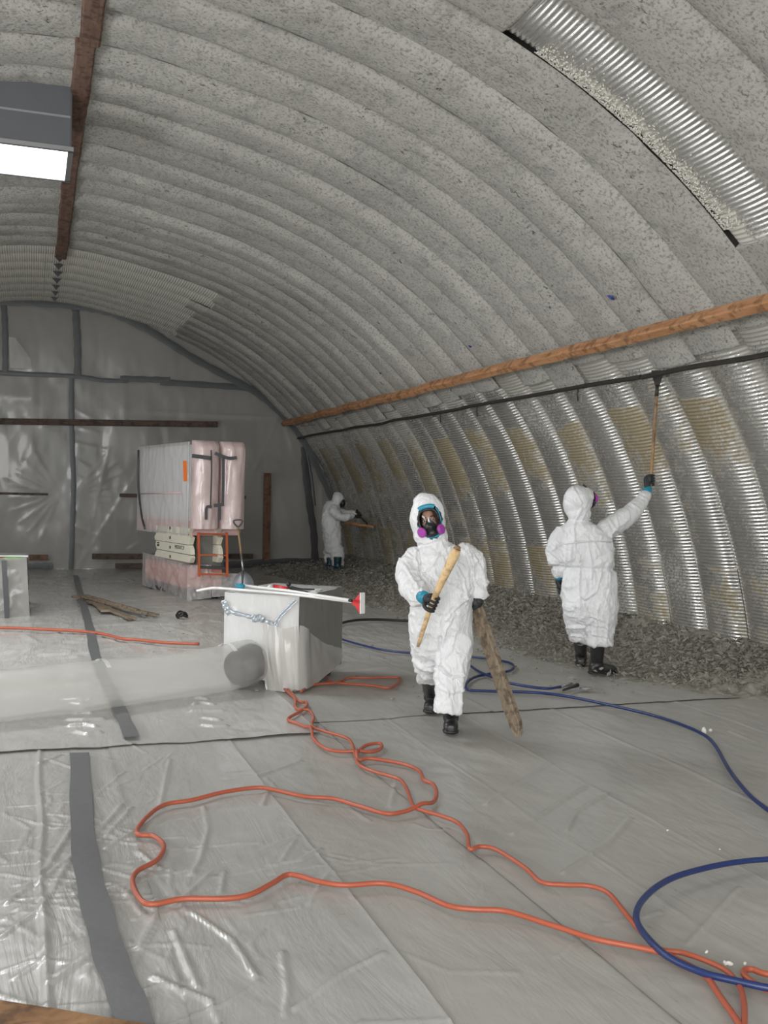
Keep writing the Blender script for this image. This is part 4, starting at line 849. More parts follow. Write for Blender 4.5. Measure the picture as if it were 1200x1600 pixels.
for (u, v, dk) in ((515, 895, .12), (527, 898, -.1)):
    b_ = G(u, v+4); b_.z = .10+floor_z(b_.x, b_.y); tt = f3.lat*.9+f3.dep*-.3; tt.normalize()
    boot(f3, b_+Vector((0, 0, .30)), b_+Vector((0, 0, .12)), b_-tt*.08, b_+tt*.20, mat='boot_teal', w=.065, rs=.085)
a_, b_ = P(538, 816, 20.9), P(583, 823, 20.6)
MB().obox((a_+b_)/2, (b_-a_)/2, Vector((.02, .09, 0)), (0, 0, .028), .008).obj('shelf_board', M['timber'], None, False, tuple(a_), label='short brown board jutting from the corner beside the distant worker', cat='wooden board')
# ------------------------------------------------------------------ wrapped machines
def hquad(mb, A, B, C_, D_, n, m, amp, seed, nrm):
    """crinkled sheet spanning four corners"""
    A, B, C_, D_ = [np.array(tuple(q)) for q in (A, B, C_, D_)]; s1, s2 = np.meshgrid(np.linspace(0, 1, n), np.linspace(0, 1, m), indexing='ij')
    Q = (1-s1)[..., None]*((1-s2)[..., None]*A+s2[..., None]*D_)+s1[..., None]*((1-s2)[..., None]*B+s2[..., None]*C_)
    L = np.linalg.norm(B-A); h = amp*(fbm(s1*L*5, s2*3, seed, 3, seed)+1.2*np.clip(1-2*np.abs(vnoise(s1*L*9+s2*2, s2*4, seed, seed+3)), 0, 1)**3)*np.clip(np.minimum(s1, 1-s1)*8, .0, 1)
    Q = Q+h[..., None]*np.array(tuple(nrm)); mb.add(Q.reshape(-1, 3), grid_faces(n, m)); return mb
# white negative-air box
c0 = G(465, 1090); cl = G(347, 1082); cr_ = G(529, 1062); dl = (cl-c0); dr_ = (cr_-c0); dl.z = dr_.z = 0
dr_ = dr_.normalized(); dl = Vector((-dr_.y, dr_.x, 0))*1.0; Ll = .70; Lr = .96
zb, zt = .13, .845; up = Vector((0, 0, 1))
bx = root('air_scrubber', 'white boxy air scrubber on black casters half wrapped in plastic, duct attached', 'machine', tuple(c0+dl*.35+dr_*.48))
o3 = lambda a, b, z: c0+dl*a+dr_*b+up*z
cc = o3(Ll/2, Lr/2, (zb+zt)/2)
MB().obox(cc, dr_*(Lr/2-.02), dl*(Ll/2-.02), up*((zt-zb)/2-.012), .012).obj('cabinet', M['pipewhite'] if False else M['whitepanel'], bx, False)
mb = MB(); hquad(mb, o3(0, -.004, zb-.03), o3(0, Lr, zb+.01), o3(-.0, Lr, zt), o3(0, 0, zt), 40, 26, .004, 3, -dl); mb.obj('shaded_side_sheet', M['greypanel'], bx)  # shade of the white box's right face, put in as darker grey
mb = MB(); hquad(mb, o3(0, 0, zt+.004), o3(0, Lr, zt+.004), o3(Ll, Lr, zt+.004), o3(Ll, 0, zt+.004), 40, 26, .003, 5, up); mb.obj('top_sheet', M['wrap_white'], bx)
mb = MB(); hquad(mb, o3(Ll, -.006, zb), o3(0, -.006, zb-.02), o3(0, -.006, zt), o3(Ll, -.006, zt), 40, 30, .008, 8, -dr_); mb.obj('front_sheet', M['wrap_white'], bx)
# taped sag along the front: silver tape from both top corners down to the duct neck
FP = lambda u, v, off: (lambda q: EYE+q*(((c0-dr_*off)-EYE).dot(dr_)/q.dot(dr_)))(ray(u, v))
def ribbon(L, w, mat, par, nm, off=.03, per=5):
    q = smooth_path([FP(u, v, off) for u, v in L], per); V = []
    for i, c in enumerate(q):
        t_ = (q[min(i+1, len(q)-1)]-q[max(i-1, 0)]).normalized(); s__ = t_.cross(dr_).normalized()
        for w_, o_ in ((-1, 0), (-.4, .008), (.3, -.002), (1, .004)): V.append(c+s__*w*w_/2*(1+.2*math.sin(i*1.9))-dr_*(o_+.004*math.sin(i*2.3)))
    return MB().add(V, grid_faces(len(q), 4)).obj(nm, M[mat], par)
M['silver'] = simple('silver_tape', (.42, .46, .50), .25, .5, 20, .2, .5, .006)
ribbon([(352, 940), (360, 955), (385, 962), (400, 967), (420, 972), (432, 980)], .035, 'silver', bx, 'tape_band')
ribbon([(462, 938), (450, 950), (436, 965), (430, 978)], .030, 'silver', bx, 'tape_band')
ribbon([(394, 962), (399, 968), (405, 964), (412, 968)], .05, 'silver', bx, 'tape_knot', .04)
ribbon([(349, 938), (352, 950), (358, 960)], .045, 'silver', bx, 'tape_band', .02)
# duct collar and its dark opening
dc = FP(392, 1034, .02); mb = MB(); mb.tube([dc+dr_*.04, dc-dr_*.20-up*.02], [.155, .150], 26); mb.obj('duct_collar', M['black'], bx)
# loose translucent skirt over the near corner
sk_ = [[FP(409, 974, .03), FP(408, 1010, .05), FP(410, 1045, .06), FP(415, 1079, .07)],
       [FP(421, 972, .035), FP(424, 1010, .055), FP(428, 1045, .065), FP(432, 1080, .075)],
       [FP(440, 982, .025), FP(443, 1012, .05), FP(446, 1046, .06), FP(449, 1081, .07)],
       [o3(-.02, .02, .60), o3(-.035, .02, .43), o3(-.045, .02, .25), o3(-.055, .02, .07)],
       [o3(-.015, .25, .50), o3(-.03, .25, .38), o3(-.045, .25, .23), o3(-.05, .23, .075)],
       [o3(-.012, .55, .38), o3(-.02, .55, .30), o3(-.03, .55, .21), o3(-.04, .52, .11)],
       [o3(-.01, .95, .28), o3(-.012, .95, .24), o3(-.015, .95, .2), o3(-.02, .93, .16)]]
rows = []
for j in range(4): rows.append(smooth_path([c[j] for c in sk_], 9))
n_ = len(rows[0]); V = []
for i in range(n_):
    cb = smooth_path([rows[j][i] for j in range(4)], 6)
    for j, c in enumerate(cb): V.append(c-dl*.012*float(vnoise(i*.35, j*.12, 2))+dr_*(-.010*float(vnoise(i*.5, j*.1, 9))))
MB().add(V, grid_faces(n_, 19)).obj('plastic_skirt', M['skirt'], bx)
for a, b in ((.10, .06), (.10, .86), (.62, .06), (.62, .86)):
    c = o3(a, b, .055+.03); cw = root('caster', None, None, tuple(c)); cw.parent = bx; cw.location = Vector(c)-Vector(bx['_w'])
    MB().tube([c-dl*.016, c+dl*.016], [.055, .055], 18).obj('wheel', M['black'], cw); MB().obox(c+up*.035, dr_*.02, dl*.026, up*.035, .004).obj('fork', M['steel'], cw, False); MB().tube([c-dl*.018, c+dl*.018], [.018, .018], 10).obj('hub', M['whitepole'], cw)
# the long white poly duct
dp = smooth_path([dc-dr_*.01, G(362, 1090)+up*.26, G(300, 1098)+up*.225, G(180, 1112)+up*.215, G(60, 1127)+up*.212, G(-60, 1140)+up*.21, G(-200, 1155)+up*.21, G(-330, 1165)+up*.21], 12)
dt = root('plastic_duct', 'long inflated translucent plastic duct lying across the floor at the left', 'duct', tuple(dp[0])); V = []; n = 36; a = None
for i, c in enumerate(dp):
    T_ = (dp[min(i+1, len(dp)-1)]-dp[max(i-1, 0)]).normalized(); sd = T_.cross(up).normalized(); u_ = sd.cross(T_)
    for j in range(n):
        g = 2*math.pi*j/n; r_ = .195*(1+.02*math.sin(i*.33))*(1-.02*max(0, 1-i/4)); r_ += .006*float(vnoise(i*.35, math.cos(g)*2, math.sin(g)*2, 4)); pt_ = c+sd*math.cos(g)*r_*1.04+u_*math.sin(g)*r_*.98
        if pt_.z < floor_z(pt_.x, pt_.y)+.035: pt_.z = floor_z(pt_.x, pt_.y)+.035
        V.append(pt_)
MB().add(V, grid_faces(len(dp), n, True)).obj('duct_tube', M['duct'], dt)
for i0 in (14, 38):                                         # small repair tapes on its crown
    V = []
    for j in range(5, 14):
        g = 2*math.pi*j/n
        for q in (0, 1):
            c = dp[i0+q]; T_ = (dp[i0+1]-dp[i0]).normalized(); sd = T_.cross(up).normalized(); V.append(dp[i0]+T_*(.035*q-.01)+sd*math.cos(g)*.208+up*math.sin(g)*.203)
    MB().add(V, grid_faces(9, 2)).obj('clear_tape', M['wrap_white'], dt)
# things lying on the box
TP = lambda u, v, h=.0: (lambda q: EYE+q*((zt+.012+h-HC)/q.z))(ray(u, v))
a_, b_ = TP(345, 921, .10), TP(566, 940, .10); q1 = [P(308, 923, 8.9), P(330, 919, 8.75), P(350, 919.5, 8.7), TP(380, 922, .03), TP(450, 928, .022), TP(555, 941, .022)]
po = root('white_pole', 'long white pole with red squeegee head lying across the top of the white box', 'pole', tuple(q1[3])); MB().tube(smooth_path(q1, 6), .011, 10).obj('pole', M['whitepole'], po)
hd = q1[-1]; dd = (q1[-1]-q1[-2]).normalized(); sdv = UP
MB().add([hd+dd*a+sdv*b+dd.cross(sdv)*c for a, b in ((-.02, -.012), (.02, -.03), (.06, -.075), (.07, -.075), (.07, .07), (.06, .07), (.02, .03), (-.02, .012)) for c in (-.02, .02)], [tuple(range(0, 16, 2)), tuple(range(15, 0, -2))]+[(2*i_, 2*i_+1, (2*i_+3) % 16, (2*i_+2) % 16) for i_ in range(8)]).obj('squeegee_head', M['red'], po, False)
MB().obox(hd+dd*.076, dd*.004, sdv*.08, dd.cross(sdv)*.024).obj('squeegee_lip', M['whitepole'], po, False)
q2 = [TP(380, 915, .035), TP(450, 923, .03), TP(546, 938, .05)]
po2 = root('white_pole', 'white pole with blue-wrapped end lying beside the squeegee pole on the box', 'pole', tuple(q2[0])); MB().tube(q2, .012, 10).obj('pole', M['whitepole'], po2); MB().tube([q2[-1], q2[-1]+(q2[-1]-q2[-2]).normalized()*.03], .012, 10).obj('pole_cap', M['black'], po2)
mb = MB(); mb.ell(TP(376, 916, .035), RI*.042, UP*.024, FW*.03, 14, 10)
for _ in range(5): mb.ell(TP(376, 916, .035)+RI*rng.uniform(-.035, .035)+UP*rng.uniform(-.016, .016), RI*.018, UP*.012, FW*.028, 8, 6)
V, Fc = remesh(mb, .006, 1); ob('blue_wrap', V, Fc, M['teal'], po2)
t0 = TP(440, 917, .03); tr_ = root('red_tool', 'red and black hand tool lying at the back of the white box top', 'tool', tuple(t0))
MB().tube([TP(428, 917, .03), TP(448, 920, .03)], [.022, .018], 10).obj('body', M['red'], tr_); MB().tube([TP(425, 917, .03), TP(420, 918, .03)], [.024, .016], 10).obj('nozzle', M['whitepole'], tr_)
MB().ell(TP(451, 913, .03), RI*.022, UP*.022, FW*.022, 12, 8).obj('knob', M['black'], tr_); MB().tube(smooth_path([TP(450, 918, .03), TP(462, 921, .03), TP(480, 926, .02)], 4), .012, 8).obj('grip', M['black'], tr_); MB().tube(smooth_path([TP(455, 916, .03), TP(470, 920, .03), TP(491, 921, .02)], 4), .006, 8).obj('grip', M['black'], tr_)
ps = root('paper_scrap', 'small white paper scrap on the back edge of the box top', 'paper', tuple(TP(489, 923, .006))); MB().add([TP(480, 927, .004), TP(496, 927, .004), TP(503, 920, .004), TP(490, 920, .004), TP(491, 923, .02)], [(0, 1, 4), (1, 2, 4), (2, 3, 4), (3, 0, 4)]).obj('paper', M['whitepanel'], ps, False)
# scissor lift wrapped in plastic
C0 = G(298, 940); Lx = Vector((.98, .19, 0)).normalized(); Ly = Vector((-.19, .98, 0)).normalized()
def uof(p_): d_ = p_-EYE; return 600+F_PX*d_.dot(RI)/d_.dot(FW)
def solve(dirv, ut, base):
    lo, hi = 0.0, 5.0; sgn = 1 if uof(base+dirv*5) > uof(base) else -1
    for _ in range(40):
        m_ = (lo+hi)/2
        if (uof(base+dirv*m_)-ut)*sgn < 0: lo = m_
        else: hi = m_
    return lo
def zof(v, base): d_ = base-EYE; lo, hi = -1., 5.; 
def zof(v, base):
    lo, hi = -1.0, 5.0
    for _ in range(40):
        m_ = (lo+hi)/2; d_ = Vector((base.x, base.y, m_))-EYE; vv = 800-F_PX*d_.dot(UP)/d_.dot(FW)
        if vv > v: lo = m_
        else: hi = m_
    return lo
base = C0-Lx*.06; base.z = 0
wL, wR = solve(Ly, 212, base), solve(Lx, 374, base); pz0, pz1 = zof(838, base), zof(690, base)
lf = root('scissor_lift', 'scissor lift wrapped in pinkish plastic with orange ladder, in front of the end wall', 'lift', tuple(base+Lx*.35+Ly*.9))
l3 = lambda x, y_, z: base+Lx*x+Ly*y_+up*z
zt_, zb_ = pz1, pz0
MB().obox(l3(wR/2, wL/2, (zt_+zb_)/2), Lx*(wR/2-.05), Ly*(wL/2-.05), up*((zt_-zb_)/2-.04), .03).obj('platform_cage', M['whitepanel'], lf, False)
MB().obox(l3(wR/2, wL/2, zb_+.12), Lx*(wR/2-.025), Ly*(wL/2-.025), up*.11, .01).obj('platform_floor', M['pink'], lf, False)
mb = MB(); hquad(mb, l3(0, wL, zb_-.02), l3(0, 0, zb_), l3(0, 0, zt_), l3(0, wL, zt_), 60, 40, .012, 4, -Lx); hquad(mb, l3(0, 0, zt_), l3(wR, 0, zt_-.01), l3(wR, wL, zt_-.01), l3(0, wL, zt_), 24, 30, .010, 14, up)
hquad(mb, l3(wR, 0, zb_+.05), l3(wR, wL, zb_), l3(wR, wL, zt_), l3(wR, 0, zt_), 30, 30, .012, 24, Lx); mb.obj('plastic_wrap', M['wrap'], lf)
for nm_, a0, a1, m_ in (('roll', .02, wR*.50, 1), ('roll', wR*.535, wR-.0, 2)):     # two bulging wrapped bundles on the end
    V = []; nz_ = 40; na = 22
    for i in range(nz_):
        z = zb_+.12+(zt_+.02-zb_-.12)*i/(nz_-1); e = min(1, (nz_-1-i)/4+.35); e = e**.6
        for j in range(na):
            g = math.pi*j/(na-1); x = (a0+a1)/2-(a1-a0)/2*math.cos(g)*(.96+.04*e); yy_ = -(.06+.20*math.sin(g)**.7)*e-.014*float(vnoise(j*.7, i*.12, m_, 3))-.02*max(0, float(vnoise(j*.35+m_, i*.06, 5, 6))); V.append(l3(x, yy_, z))
    MB().add(V, grid_faces(nz_, na)+[tuple((nz_-1)*na+j for j in range(na))]).obj('wrapped_bundle', simple('pink_poly', (.66, .52, .50), .28, 0, 4, .18, .6, .03, .5) if m_ == 1 else bpy.data.materials['pink_poly'], lf)
def lstrip(L, mat, nm, y_=-.285, w=.06):
    q = smooth_path(L, 4) if len(L) > 2 else L; V = []
    for i, (x, z) in enumerate([(a.x, a.z) if hasattr(a, 'x') else a for a in q]): V.append((x, z))
    W_ = []
    for i, (x, z) in enumerate(V):
        x2, z2 = V[min(i+1, len(V)-1)]; x1, z1_ = V[max(i-1, 0)]; d_ = Vector((x2-x1, z2-z1_)); d_.normalize(); n2 = Vector((-d_.y, d_.x))*w/2
        for s_ in (-1, 1): W_.append(l3(x+n2.x*s_, y_, z+n2.y*s_))
    return MB().add(W_, grid_faces(len(V), 2)).obj(nm, M[mat], lf, False)
Lp = lambda u, v: (lambda q: (lambda h: ((h-base).dot(Lx), h.z))(EYE+q*(((base-Ly*.285)-EYE).dot(Ly)/q.dot(Ly))))(ray(u, v))
V3 = lambda L: [Vector((a, 0, b)) for a, b in (Lp(*x) for x in L)]
lstrip(V3([(300, 712), (315, 714), (331, 716)]), 'tape', 'tape_band', w=.06); lstrip(V3([(336, 708), (345, 712), (358, 716), (370, 715)]), 'tape', 'tape_band', w=.05)
lstrip(V3([(330, 703), (330.5, 740), (329, 790)]), 'tapedark', 'tape_band', w=.022); lstrip(V3([(349, 715), (349, 750), (348, 788)]), 'tape', 'tape_band', w=.045)
lstrip(V3([(350, 788), (343, 789), (334, 790)]), 'tape', 'tape_band', y_=-.29, w=.05); lstrip(V3([(331, 792), (323, 793), (322, 812)]), 'tape', 'tape_band', w=.045); lstrip(V3([(343, 790), (343, 812)]), 'tape', 'tape_band', w=.045)
lstrip(V3([(291, 720), (291.5, 732), (292, 752)]), 'spray', 'orange_mark', y_=-.22, w=.06); lstrip(V3([(372.5, 718), (373.5, 736)]), 'spray', 'orange_mark', y_=-.22, w=.07)
q = [l3(-.02, wL-.10, zt_-.06), l3(-.02, wL-.13, zt_-.7), l3(-.02, wL-.35, zb_+.25), l3(-.02, wL-.55, zb_+.03)]; MB().tube(smooth_path(q, 4), .018, 6).obj('tape_seam', M['tapedark'], lf)
MB().tube([l3(-.02, .3, zb_+.66), l3(-.02, wL-.25, zb_+.62)], .009, 6).obj('rail_line', M['pink'], lf)
MB().tube([l3(-.01, -.0, zb_), l3(-.01, 0, zt_)], .014, 6).obj('corner_fold', M['wrap_white'], lf)
# scissor arms
xa = .10; zz = [zof(v, base) for v in (887, 868, 851, 835, 818)]
SP = lambda u, v, x=xa-.10: (lambda q: EYE+q*(((base+Lx*x)-EYE).dot(Lx)/q.dot(Lx)))(ray(u, v))
AR = [[(243.5, 821), (292, 824), (297, 826), (293, 835), (244.5, 829.5), (243, 825)], [(245, 830.5), (293, 836), (298, 840), (295, 851.3), (242, 843.5), (241.5, 838)],
      [(244, 844.5), (295, 852.3), (297, 858), (298, 867), (245, 857.5), (243, 851)], [(245, 858.5), (297, 868), (298.5, 872), (296, 879.5), (241.5, 868.5), (243, 863)]]
for i, L_ in enumerate(AR):
    Q = [SP(u, v) for u, v in L_]; V = Q+[q_+Lx*.07 for q_ in Q]
    sa = MB().add(V, [(5, 4, 3, 2, 1, 0), tuple(range(6, 12))]+[(j, (j+1) % 6, 6+(j+1) % 6, 6+j) for j in range(6)]).obj('scissor_arm', M['cream'], lf, False)
    c = SP(266.3, (825, 840, 855, 869.5)[i]); MB().tube([c-Lx*.012, c+Lx*.03], [.024, .024], 12).obj('pin', M['darkgrey'], sa)
    Q2 = [q_+Lx*.45 for q_ in Q]; V = Q2+[q_+Lx*.07 for q_ in Q2]; MB().add(V, [(5, 4, 3, 2, 1, 0), tuple(range(6, 12))]+[(j, (j+1) % 6, 6+(j+1) % 6, 6+j) for j in range(6)]).obj('scissor_arm', M['cream'], lf, False)
    if i == 2:
        text_on('MOOATC.P', .085, SP(273.5, 857)-Lx*.003, (SP(287, 859)-SP(273.5, 857)), up, M['print'], lf)
        for a, b in ((847, 848.5), (850, 851), (852, 853)): MB().obox((SP(245.5, a)+SP(249, b))/2-Lx*.002, (SP(249, a)-SP(245.5, a))/2, Lx*.001, up*.008).obj('printed_mark', M['print'], sa, False)
# base
zbt = zof(883, base); bw, bl = wR*.72, wL*.82
MB().obox(l3(bw/2, bl/2+.05, .15+(zbt-.15)/2), Lx*(bw/2-.03), Ly*(bl/2-.03), up*((zbt-.15)/2-.04), .03).obj('chassis', M['redbody'], lf, False)
mb = MB(); hquad(mb, l3(-.0, bl+.1, .05), l3(-.0, .0, .02), l3(0, 0, zbt), l3(0, bl+.1, zbt+.06), 46, 24, .018, 7, -Lx); hquad(mb, l3(0, 0, .02), l3(bw*.62, -.02, .05), l3(bw*.62, .0, zbt), l3(0, 0, zbt), 30, 24, .025, 9, -Ly); hquad(mb, l3(bw*.62, -.04, .06), l3(wR+.0, -.02, .08), l3(wR, 0, zbt-.15), l3(bw*.62, 0, zbt-.12), 20, 16, .02, 11, -Ly)
hquad(mb, l3(0, 0, zbt), l3(bw*.6, 0, zbt), l3(bw*.6, bl, zbt), l3(0, bl, zbt+.05), 20, 20, .02, 12, up); mb.obj('plastic_wrap', M['wrap'], lf)
MB().obox(l3(bw*.5, bl/2, .08), Lx*.30, Ly*(bl/2-.1), up*.03).obj('underside', M['darkgrey'], lf, False)
for a, b in ((.10, .25), (bw-.1, .25), (.1, bl-.2), (bw-.1, bl-.2)): MB().tube([l3(a-.05, b, .12), l3(a+.05, b, .12)], [.12, .12], 18).obj('wheel', M['black'], lf)
# orange ladder on its end
ua, ub = 309, 355; lyy = -.05
LP2 = lambda u, v: EYE+ray(u, v)*(((base-Ly*.07)-EYE).dot(Ly)/ray(u, v).dot(Ly))
ld = root('entry_ladder', None, None, tuple(LP2(332, 900))); ld.parent = lf; ld.location = Vector(ld['_w'])-Vector(lf['_w']); del ld['_w']; ld['_w'] = tuple(LP2(332, 900))
for u_ in (310, 354): MB().obox((LP2(u_, 832)+LP2(u_+1, 901))/2, Lx*.016, Ly*.016, (LP2(u_, 832)-LP2(u_+1, 901))/2, .004).obj('stile', M['redpaint'], ld, False)
for v_ in (834, 867, 897): MB().obox((LP2(310, v_)+LP2(355, v_+1))/2, (LP2(355, v_+1)-LP2(310, v_))/2, Ly*.014, up*.013, .003).obj('rung', M['redpaint'], ld, False)
MB().obox((LP2(312, 886)+LP2(352, 888))/2+Ly*.06, (LP2(352, 888)-LP2(312, 886))/2, Ly*.05, up*.02, .003).obj('step', M['darkgrey'], ld, False)
MB().obox((LP2(312, 832)+LP2(354, 900))/2+Ly*.22, Lx*.2, Ly*.02, up*.32).obj('control_panel', M['greypanel'], lf, False)
# scoop shovel leaning on the lift
s_top, s_bot = P(372, 824, 14.75), P(380, 893, 14.55); sh = root('scoop_shovel', 'scoop shovel with brown handle and grey scoop standing against the wrapped lift', 'shovel', tuple(G(378, 930)))
mid = s_top+(s_bot-s_top)*.62; MB().tube([s_top, mid], .016, 10).obj('shaft', M['handle_brown'], sh); MB().tube([mid, s_bot], .015, 10).obj('ferrule', M['steel'], sh)
dg_ = smooth_path([s_top, s_top+RI*-.05+UP*.05, s_top+RI*-.06+UP*.10, s_top+RI*.05+UP*.105, s_top+RI*.045+UP*.05, s_top], 4); MB().tube(dg_, .013, 8).obj('grip', M['tapedark'], sh)
V = []
for i in range(14):
    t_ = i/13
    for j in range(13):
        g = -1+2*j/12; w_ = .17*math.sqrt(max(.02, 1-(1-t_*1.25)**2)) if t_ < .8 else .17; V.append(s_bot+RI*(g*w_)-UP*(t_*.36)+FW*(-.10*math.cos(g*1.3)+.04)-FW*.02*math.sin(t_*3))
MB().add(V, grid_faces(14, 13)).obj('scoop', M['sheet'], sh); MB().tube([s_bot+UP*.02-FW*.07, s_bot-UP*.30-FW*.075], [.022, .008], 8).obj('scoop_rib', M['darkgrey'], sh)
# wrapped block at the left edge with a marker on it
a0 = G(44, 967); zt2 = zof(874, a0); a0.z = 0; wblk = root('wrapped_block', 'grey plastic-wrapped block with a dark tape strip at the left edge', 'block', tuple(a0))
MB().obox(Vector((a0.x-.9, a0.y+.45, zt2/2)), (.86, 0, 0), (0, .42, 0), (0, 0, zt2/2-.03), .03).obj('crate', M['darkgrey'], wblk, False)
mb = MB(); A0 = Vector((a0.x, a0.y, .02)); hquad(mb, A0-Vector((1.8, 0, 0)), A0+Vector((.02, 0, 0)), A0+Vector((-.03, 0, zt2)), A0+Vector((-1.8, 0, zt2)), 60, 30, .02, 31, (0, -1, 0)); hquad(mb, A0, A0+Vector((0, .9, 0)), A0+Vector((-.03, .9, zt2)), A0+Vector((-.03, 0, zt2)), 24, 24, .02, 33, (1, 0, 0)); hquad(mb, A0+Vector((-1.8, 0, zt2)), A0+Vector((-.03, 0, zt2)), A0+Vector((-.03, .9, zt2)), A0+Vector((-1.8, .9, zt2)), 30, 14, .01, 34, (0, 0, 1)); mb.obj('plastic_wrap', M['endfilm'], wblk)
ty = a0.y-.05; t1_, t2_ = onY(6, 876, ty), onY(11, 970, ty); MB().obox((t1_+t2_)/2, (.028, 0, 0), (0, .004, 0), (t1_-t2_)/2).obj('tape_strip_dark', M['tapedark'], wblk, False)
m0, m1, m2_, m3 = onY(-30, 872, ty+.25), onY(8, 873, ty+.25), onY(36, 873, ty+.25), onY(42, 872.5, ty+.25)
mk = root('knife', 'green and orange handled tool lying on top of the wrapped block', 'tool', tuple(m1)); MB().tube([m0, m1], [.022, .028], 10).obj('grip', M['timber'], mk); MB().tube([m1, m2_, m3], [.030, .028, .008], 10).obj('body', M['green'], mk)
MB().obox((onY(-20, 869, ty+.32)+onY(39, 869.5, ty+.32))/2, (.27, 0, 0), (0, .04, 0), (0, 0, .012), .004).obj('flat_scraper', M['whitepanel'], None, False, tuple(onY(10, 869, ty+.32)), label='white flat scraper blade lying behind the green tool on the wrapped block', cat='tool')
# pile of old laths
for i, (ua, va, ub, vb, w_, lb) in enumerate(((115, 934, 246, 963, .035, 'longest weathered lath in the floor pile beyond the duct, reaching furthest right'), (128, 937, 226, 964, .04, 'weathered lath lying second from the back in the floor pile'), (140, 941, 207, 969, .05, 'broad weathered lath lying at the front of the floor pile'), (150, 941, 165, 957, .06, 'short broken board end in the floor pile'), (135, 938, 216, 962, .03, 'thin dark lath on top of the floor pile'))):
    A, B = G(ua, va, .05), G(ub, vb, .05); z0 = max(floor_z(A.x, A.y), floor_z(B.x, B.y))+.045+(.03 if i in (1, 4) else 0)+(.02 if i == 4 else 0); A.z = B.z = z0; d_ = B-A; n2 = Vector((-d_.y, d_.x, 0)).normalized(); mb = MB(); V = []
    for j in range(13):
        c = A+d_*j/12
        for a, b in ((1, .6), (.8, 1), (-.8, 1), (-1, .6), (-1, -.6), (1, -.6)): V.append(c+n2*(w_*a*(1+.2*vnoise(j*.8, a*3+i, seed=2)))+up*(.016*b*(1+.3*vnoise(j*.9, b+i, seed=6))))
    tag(ob('wooden_lath', V, grid_faces(13, 6, True)+[tuple(range(5, -1, -1)), tuple(72+j for j in range(6))], M['wood_plank'], None, False, tuple(A)), lb, 'wooden board', 'old laths piled on the floor')
c = G(284, 970); c.z = floor_z(c.x, c.y)+.03; mb = MB(); mb.tube(smooth_path([c+Vector((.07*math.cos(a), .09*math.sin(a), .02*math.sin(3*a)+.02)) for a in np.linspace(0, 6.0, 9)], 4), .014, 8); mb.tube(smooth_path([c+Vector((.06*math.cos(a+1), .07*math.sin(a+1), .05+.02*math.sin(2*a))) for a in np.linspace(0, 5.0, 8)], 4), .014, 8); mb.obj('black_strap', M['black'], None, True, tuple(c), label='small coiled black strap on the floor right of the lath pile', cat='strap')
# spray tool near the wall
c = G(890, 1079); zf = floor_z(c.x, c.y)+.03
tl = root('spray_tool', 'small black and steel spray gun on the floor by the short hose end', 'tool', tuple(c)); gq = lambda u, v, h: (lambda p_: Vector((p_.x, p_.y, zf+h)))(G(u, v, .05))
MB().tube([gq(876, 1079, .03), gq(884, 1076, .035), gq(893, 1075, .03)], [.016, .022, .018], 10).obj('barrel', M['steel'], tl); MB().tube([gq(880, 1084, .03), gq(892, 1080, .03), gq(902, 1077, .035)], [.010, .012, .020], 10).obj('grip', M['black'], tl); MB().tube([gq(874, 1078, .02), gq(870, 1079, .02)], [.010, .006], 8).obj('nozzle', M['black'], tl)
mb = MB(); mb.ell(gq(915, 1078, .012), RI*.055, FW*.05, up*.010, 16, 8); mb.obj('trowel_blade', M['steel'], None, True, tuple(gq(915, 1078, 0)), label='small grey leaf-shaped trowel blade on the floor beside the spray gun', cat='tool')
# near timber edge at the lower left
A, B = G(-20, 1567, .03), G(172, 1600, .03); d_ = (B-A).normalized(); n2 = Vector((-d_.y, d_.x, 0)); A2, B2 = A-d_*1.2, B+d_*.9
A2.z = B2.z = .006; cA = (A2+B2)/2-n2*.10+up*.0; V = []; L_ = (B2-A2).length
for j in range(25):
    c = A2+(B2-A2)*j/24-n2*.15+up*.005
    for a, b in ((1, .8), (.96, 1), (-.96, 1), (-1, .8), (-1, -1), (1, -1)): V.append(c+n2*.15*a+up*(.045*b+.006*float(vnoise(j*.5, a, seed=3))))
tag(ob('timber_beam', V, grid_faces(25, 6, True)+[tuple(range(5, -1, -1)), tuple(144+j for j in range(6))], M['wood_edge'], None, False, tuple(A2)), 'brown timber edge crossing the lower left corner in the near foreground', 'timber')
# ------------------------------------------------------------------ DEBRIS along the right wall
bd_ = [(4.6, 6.6), (4.2, 6.25), (4.9, 5.95), (7.07, 5.6), (8.1, 4.75), (9.5, 4.9), (10.9, 4.95), (13.4, 4.8), (16.1, 4.85), (19, 4.6), (21.7, 4.4)]
bY = np.array([4.0, 5.0, 6.0, 7.07, 8.1, 9.5, 10.9, 13.4, 16.1, 19, 21.8]); bX = np.array([6.5, 6.4, 6.2, 5.9, 5.15, 4.9, 4.9, 4.75, 4.75, 4.6, 4.4])
ny, nx = 820, 120; Yg, Sg = np.meshgrid(4.0+(21.8-4.0)*np.linspace(0, 1, ny)**1.25, np.linspace(0, 1, nx), indexing='ij')
xl_ = np.interp(Yg, bY, bX)+.35*fbm(Yg*1.1, 0, 3, 3, 5); Xg = xl_+(6.96-xl_)*Sg
hgt = .03*Sg**.4+.20*Sg**2.2; rough = np.clip(Sg*4, 0, 1)
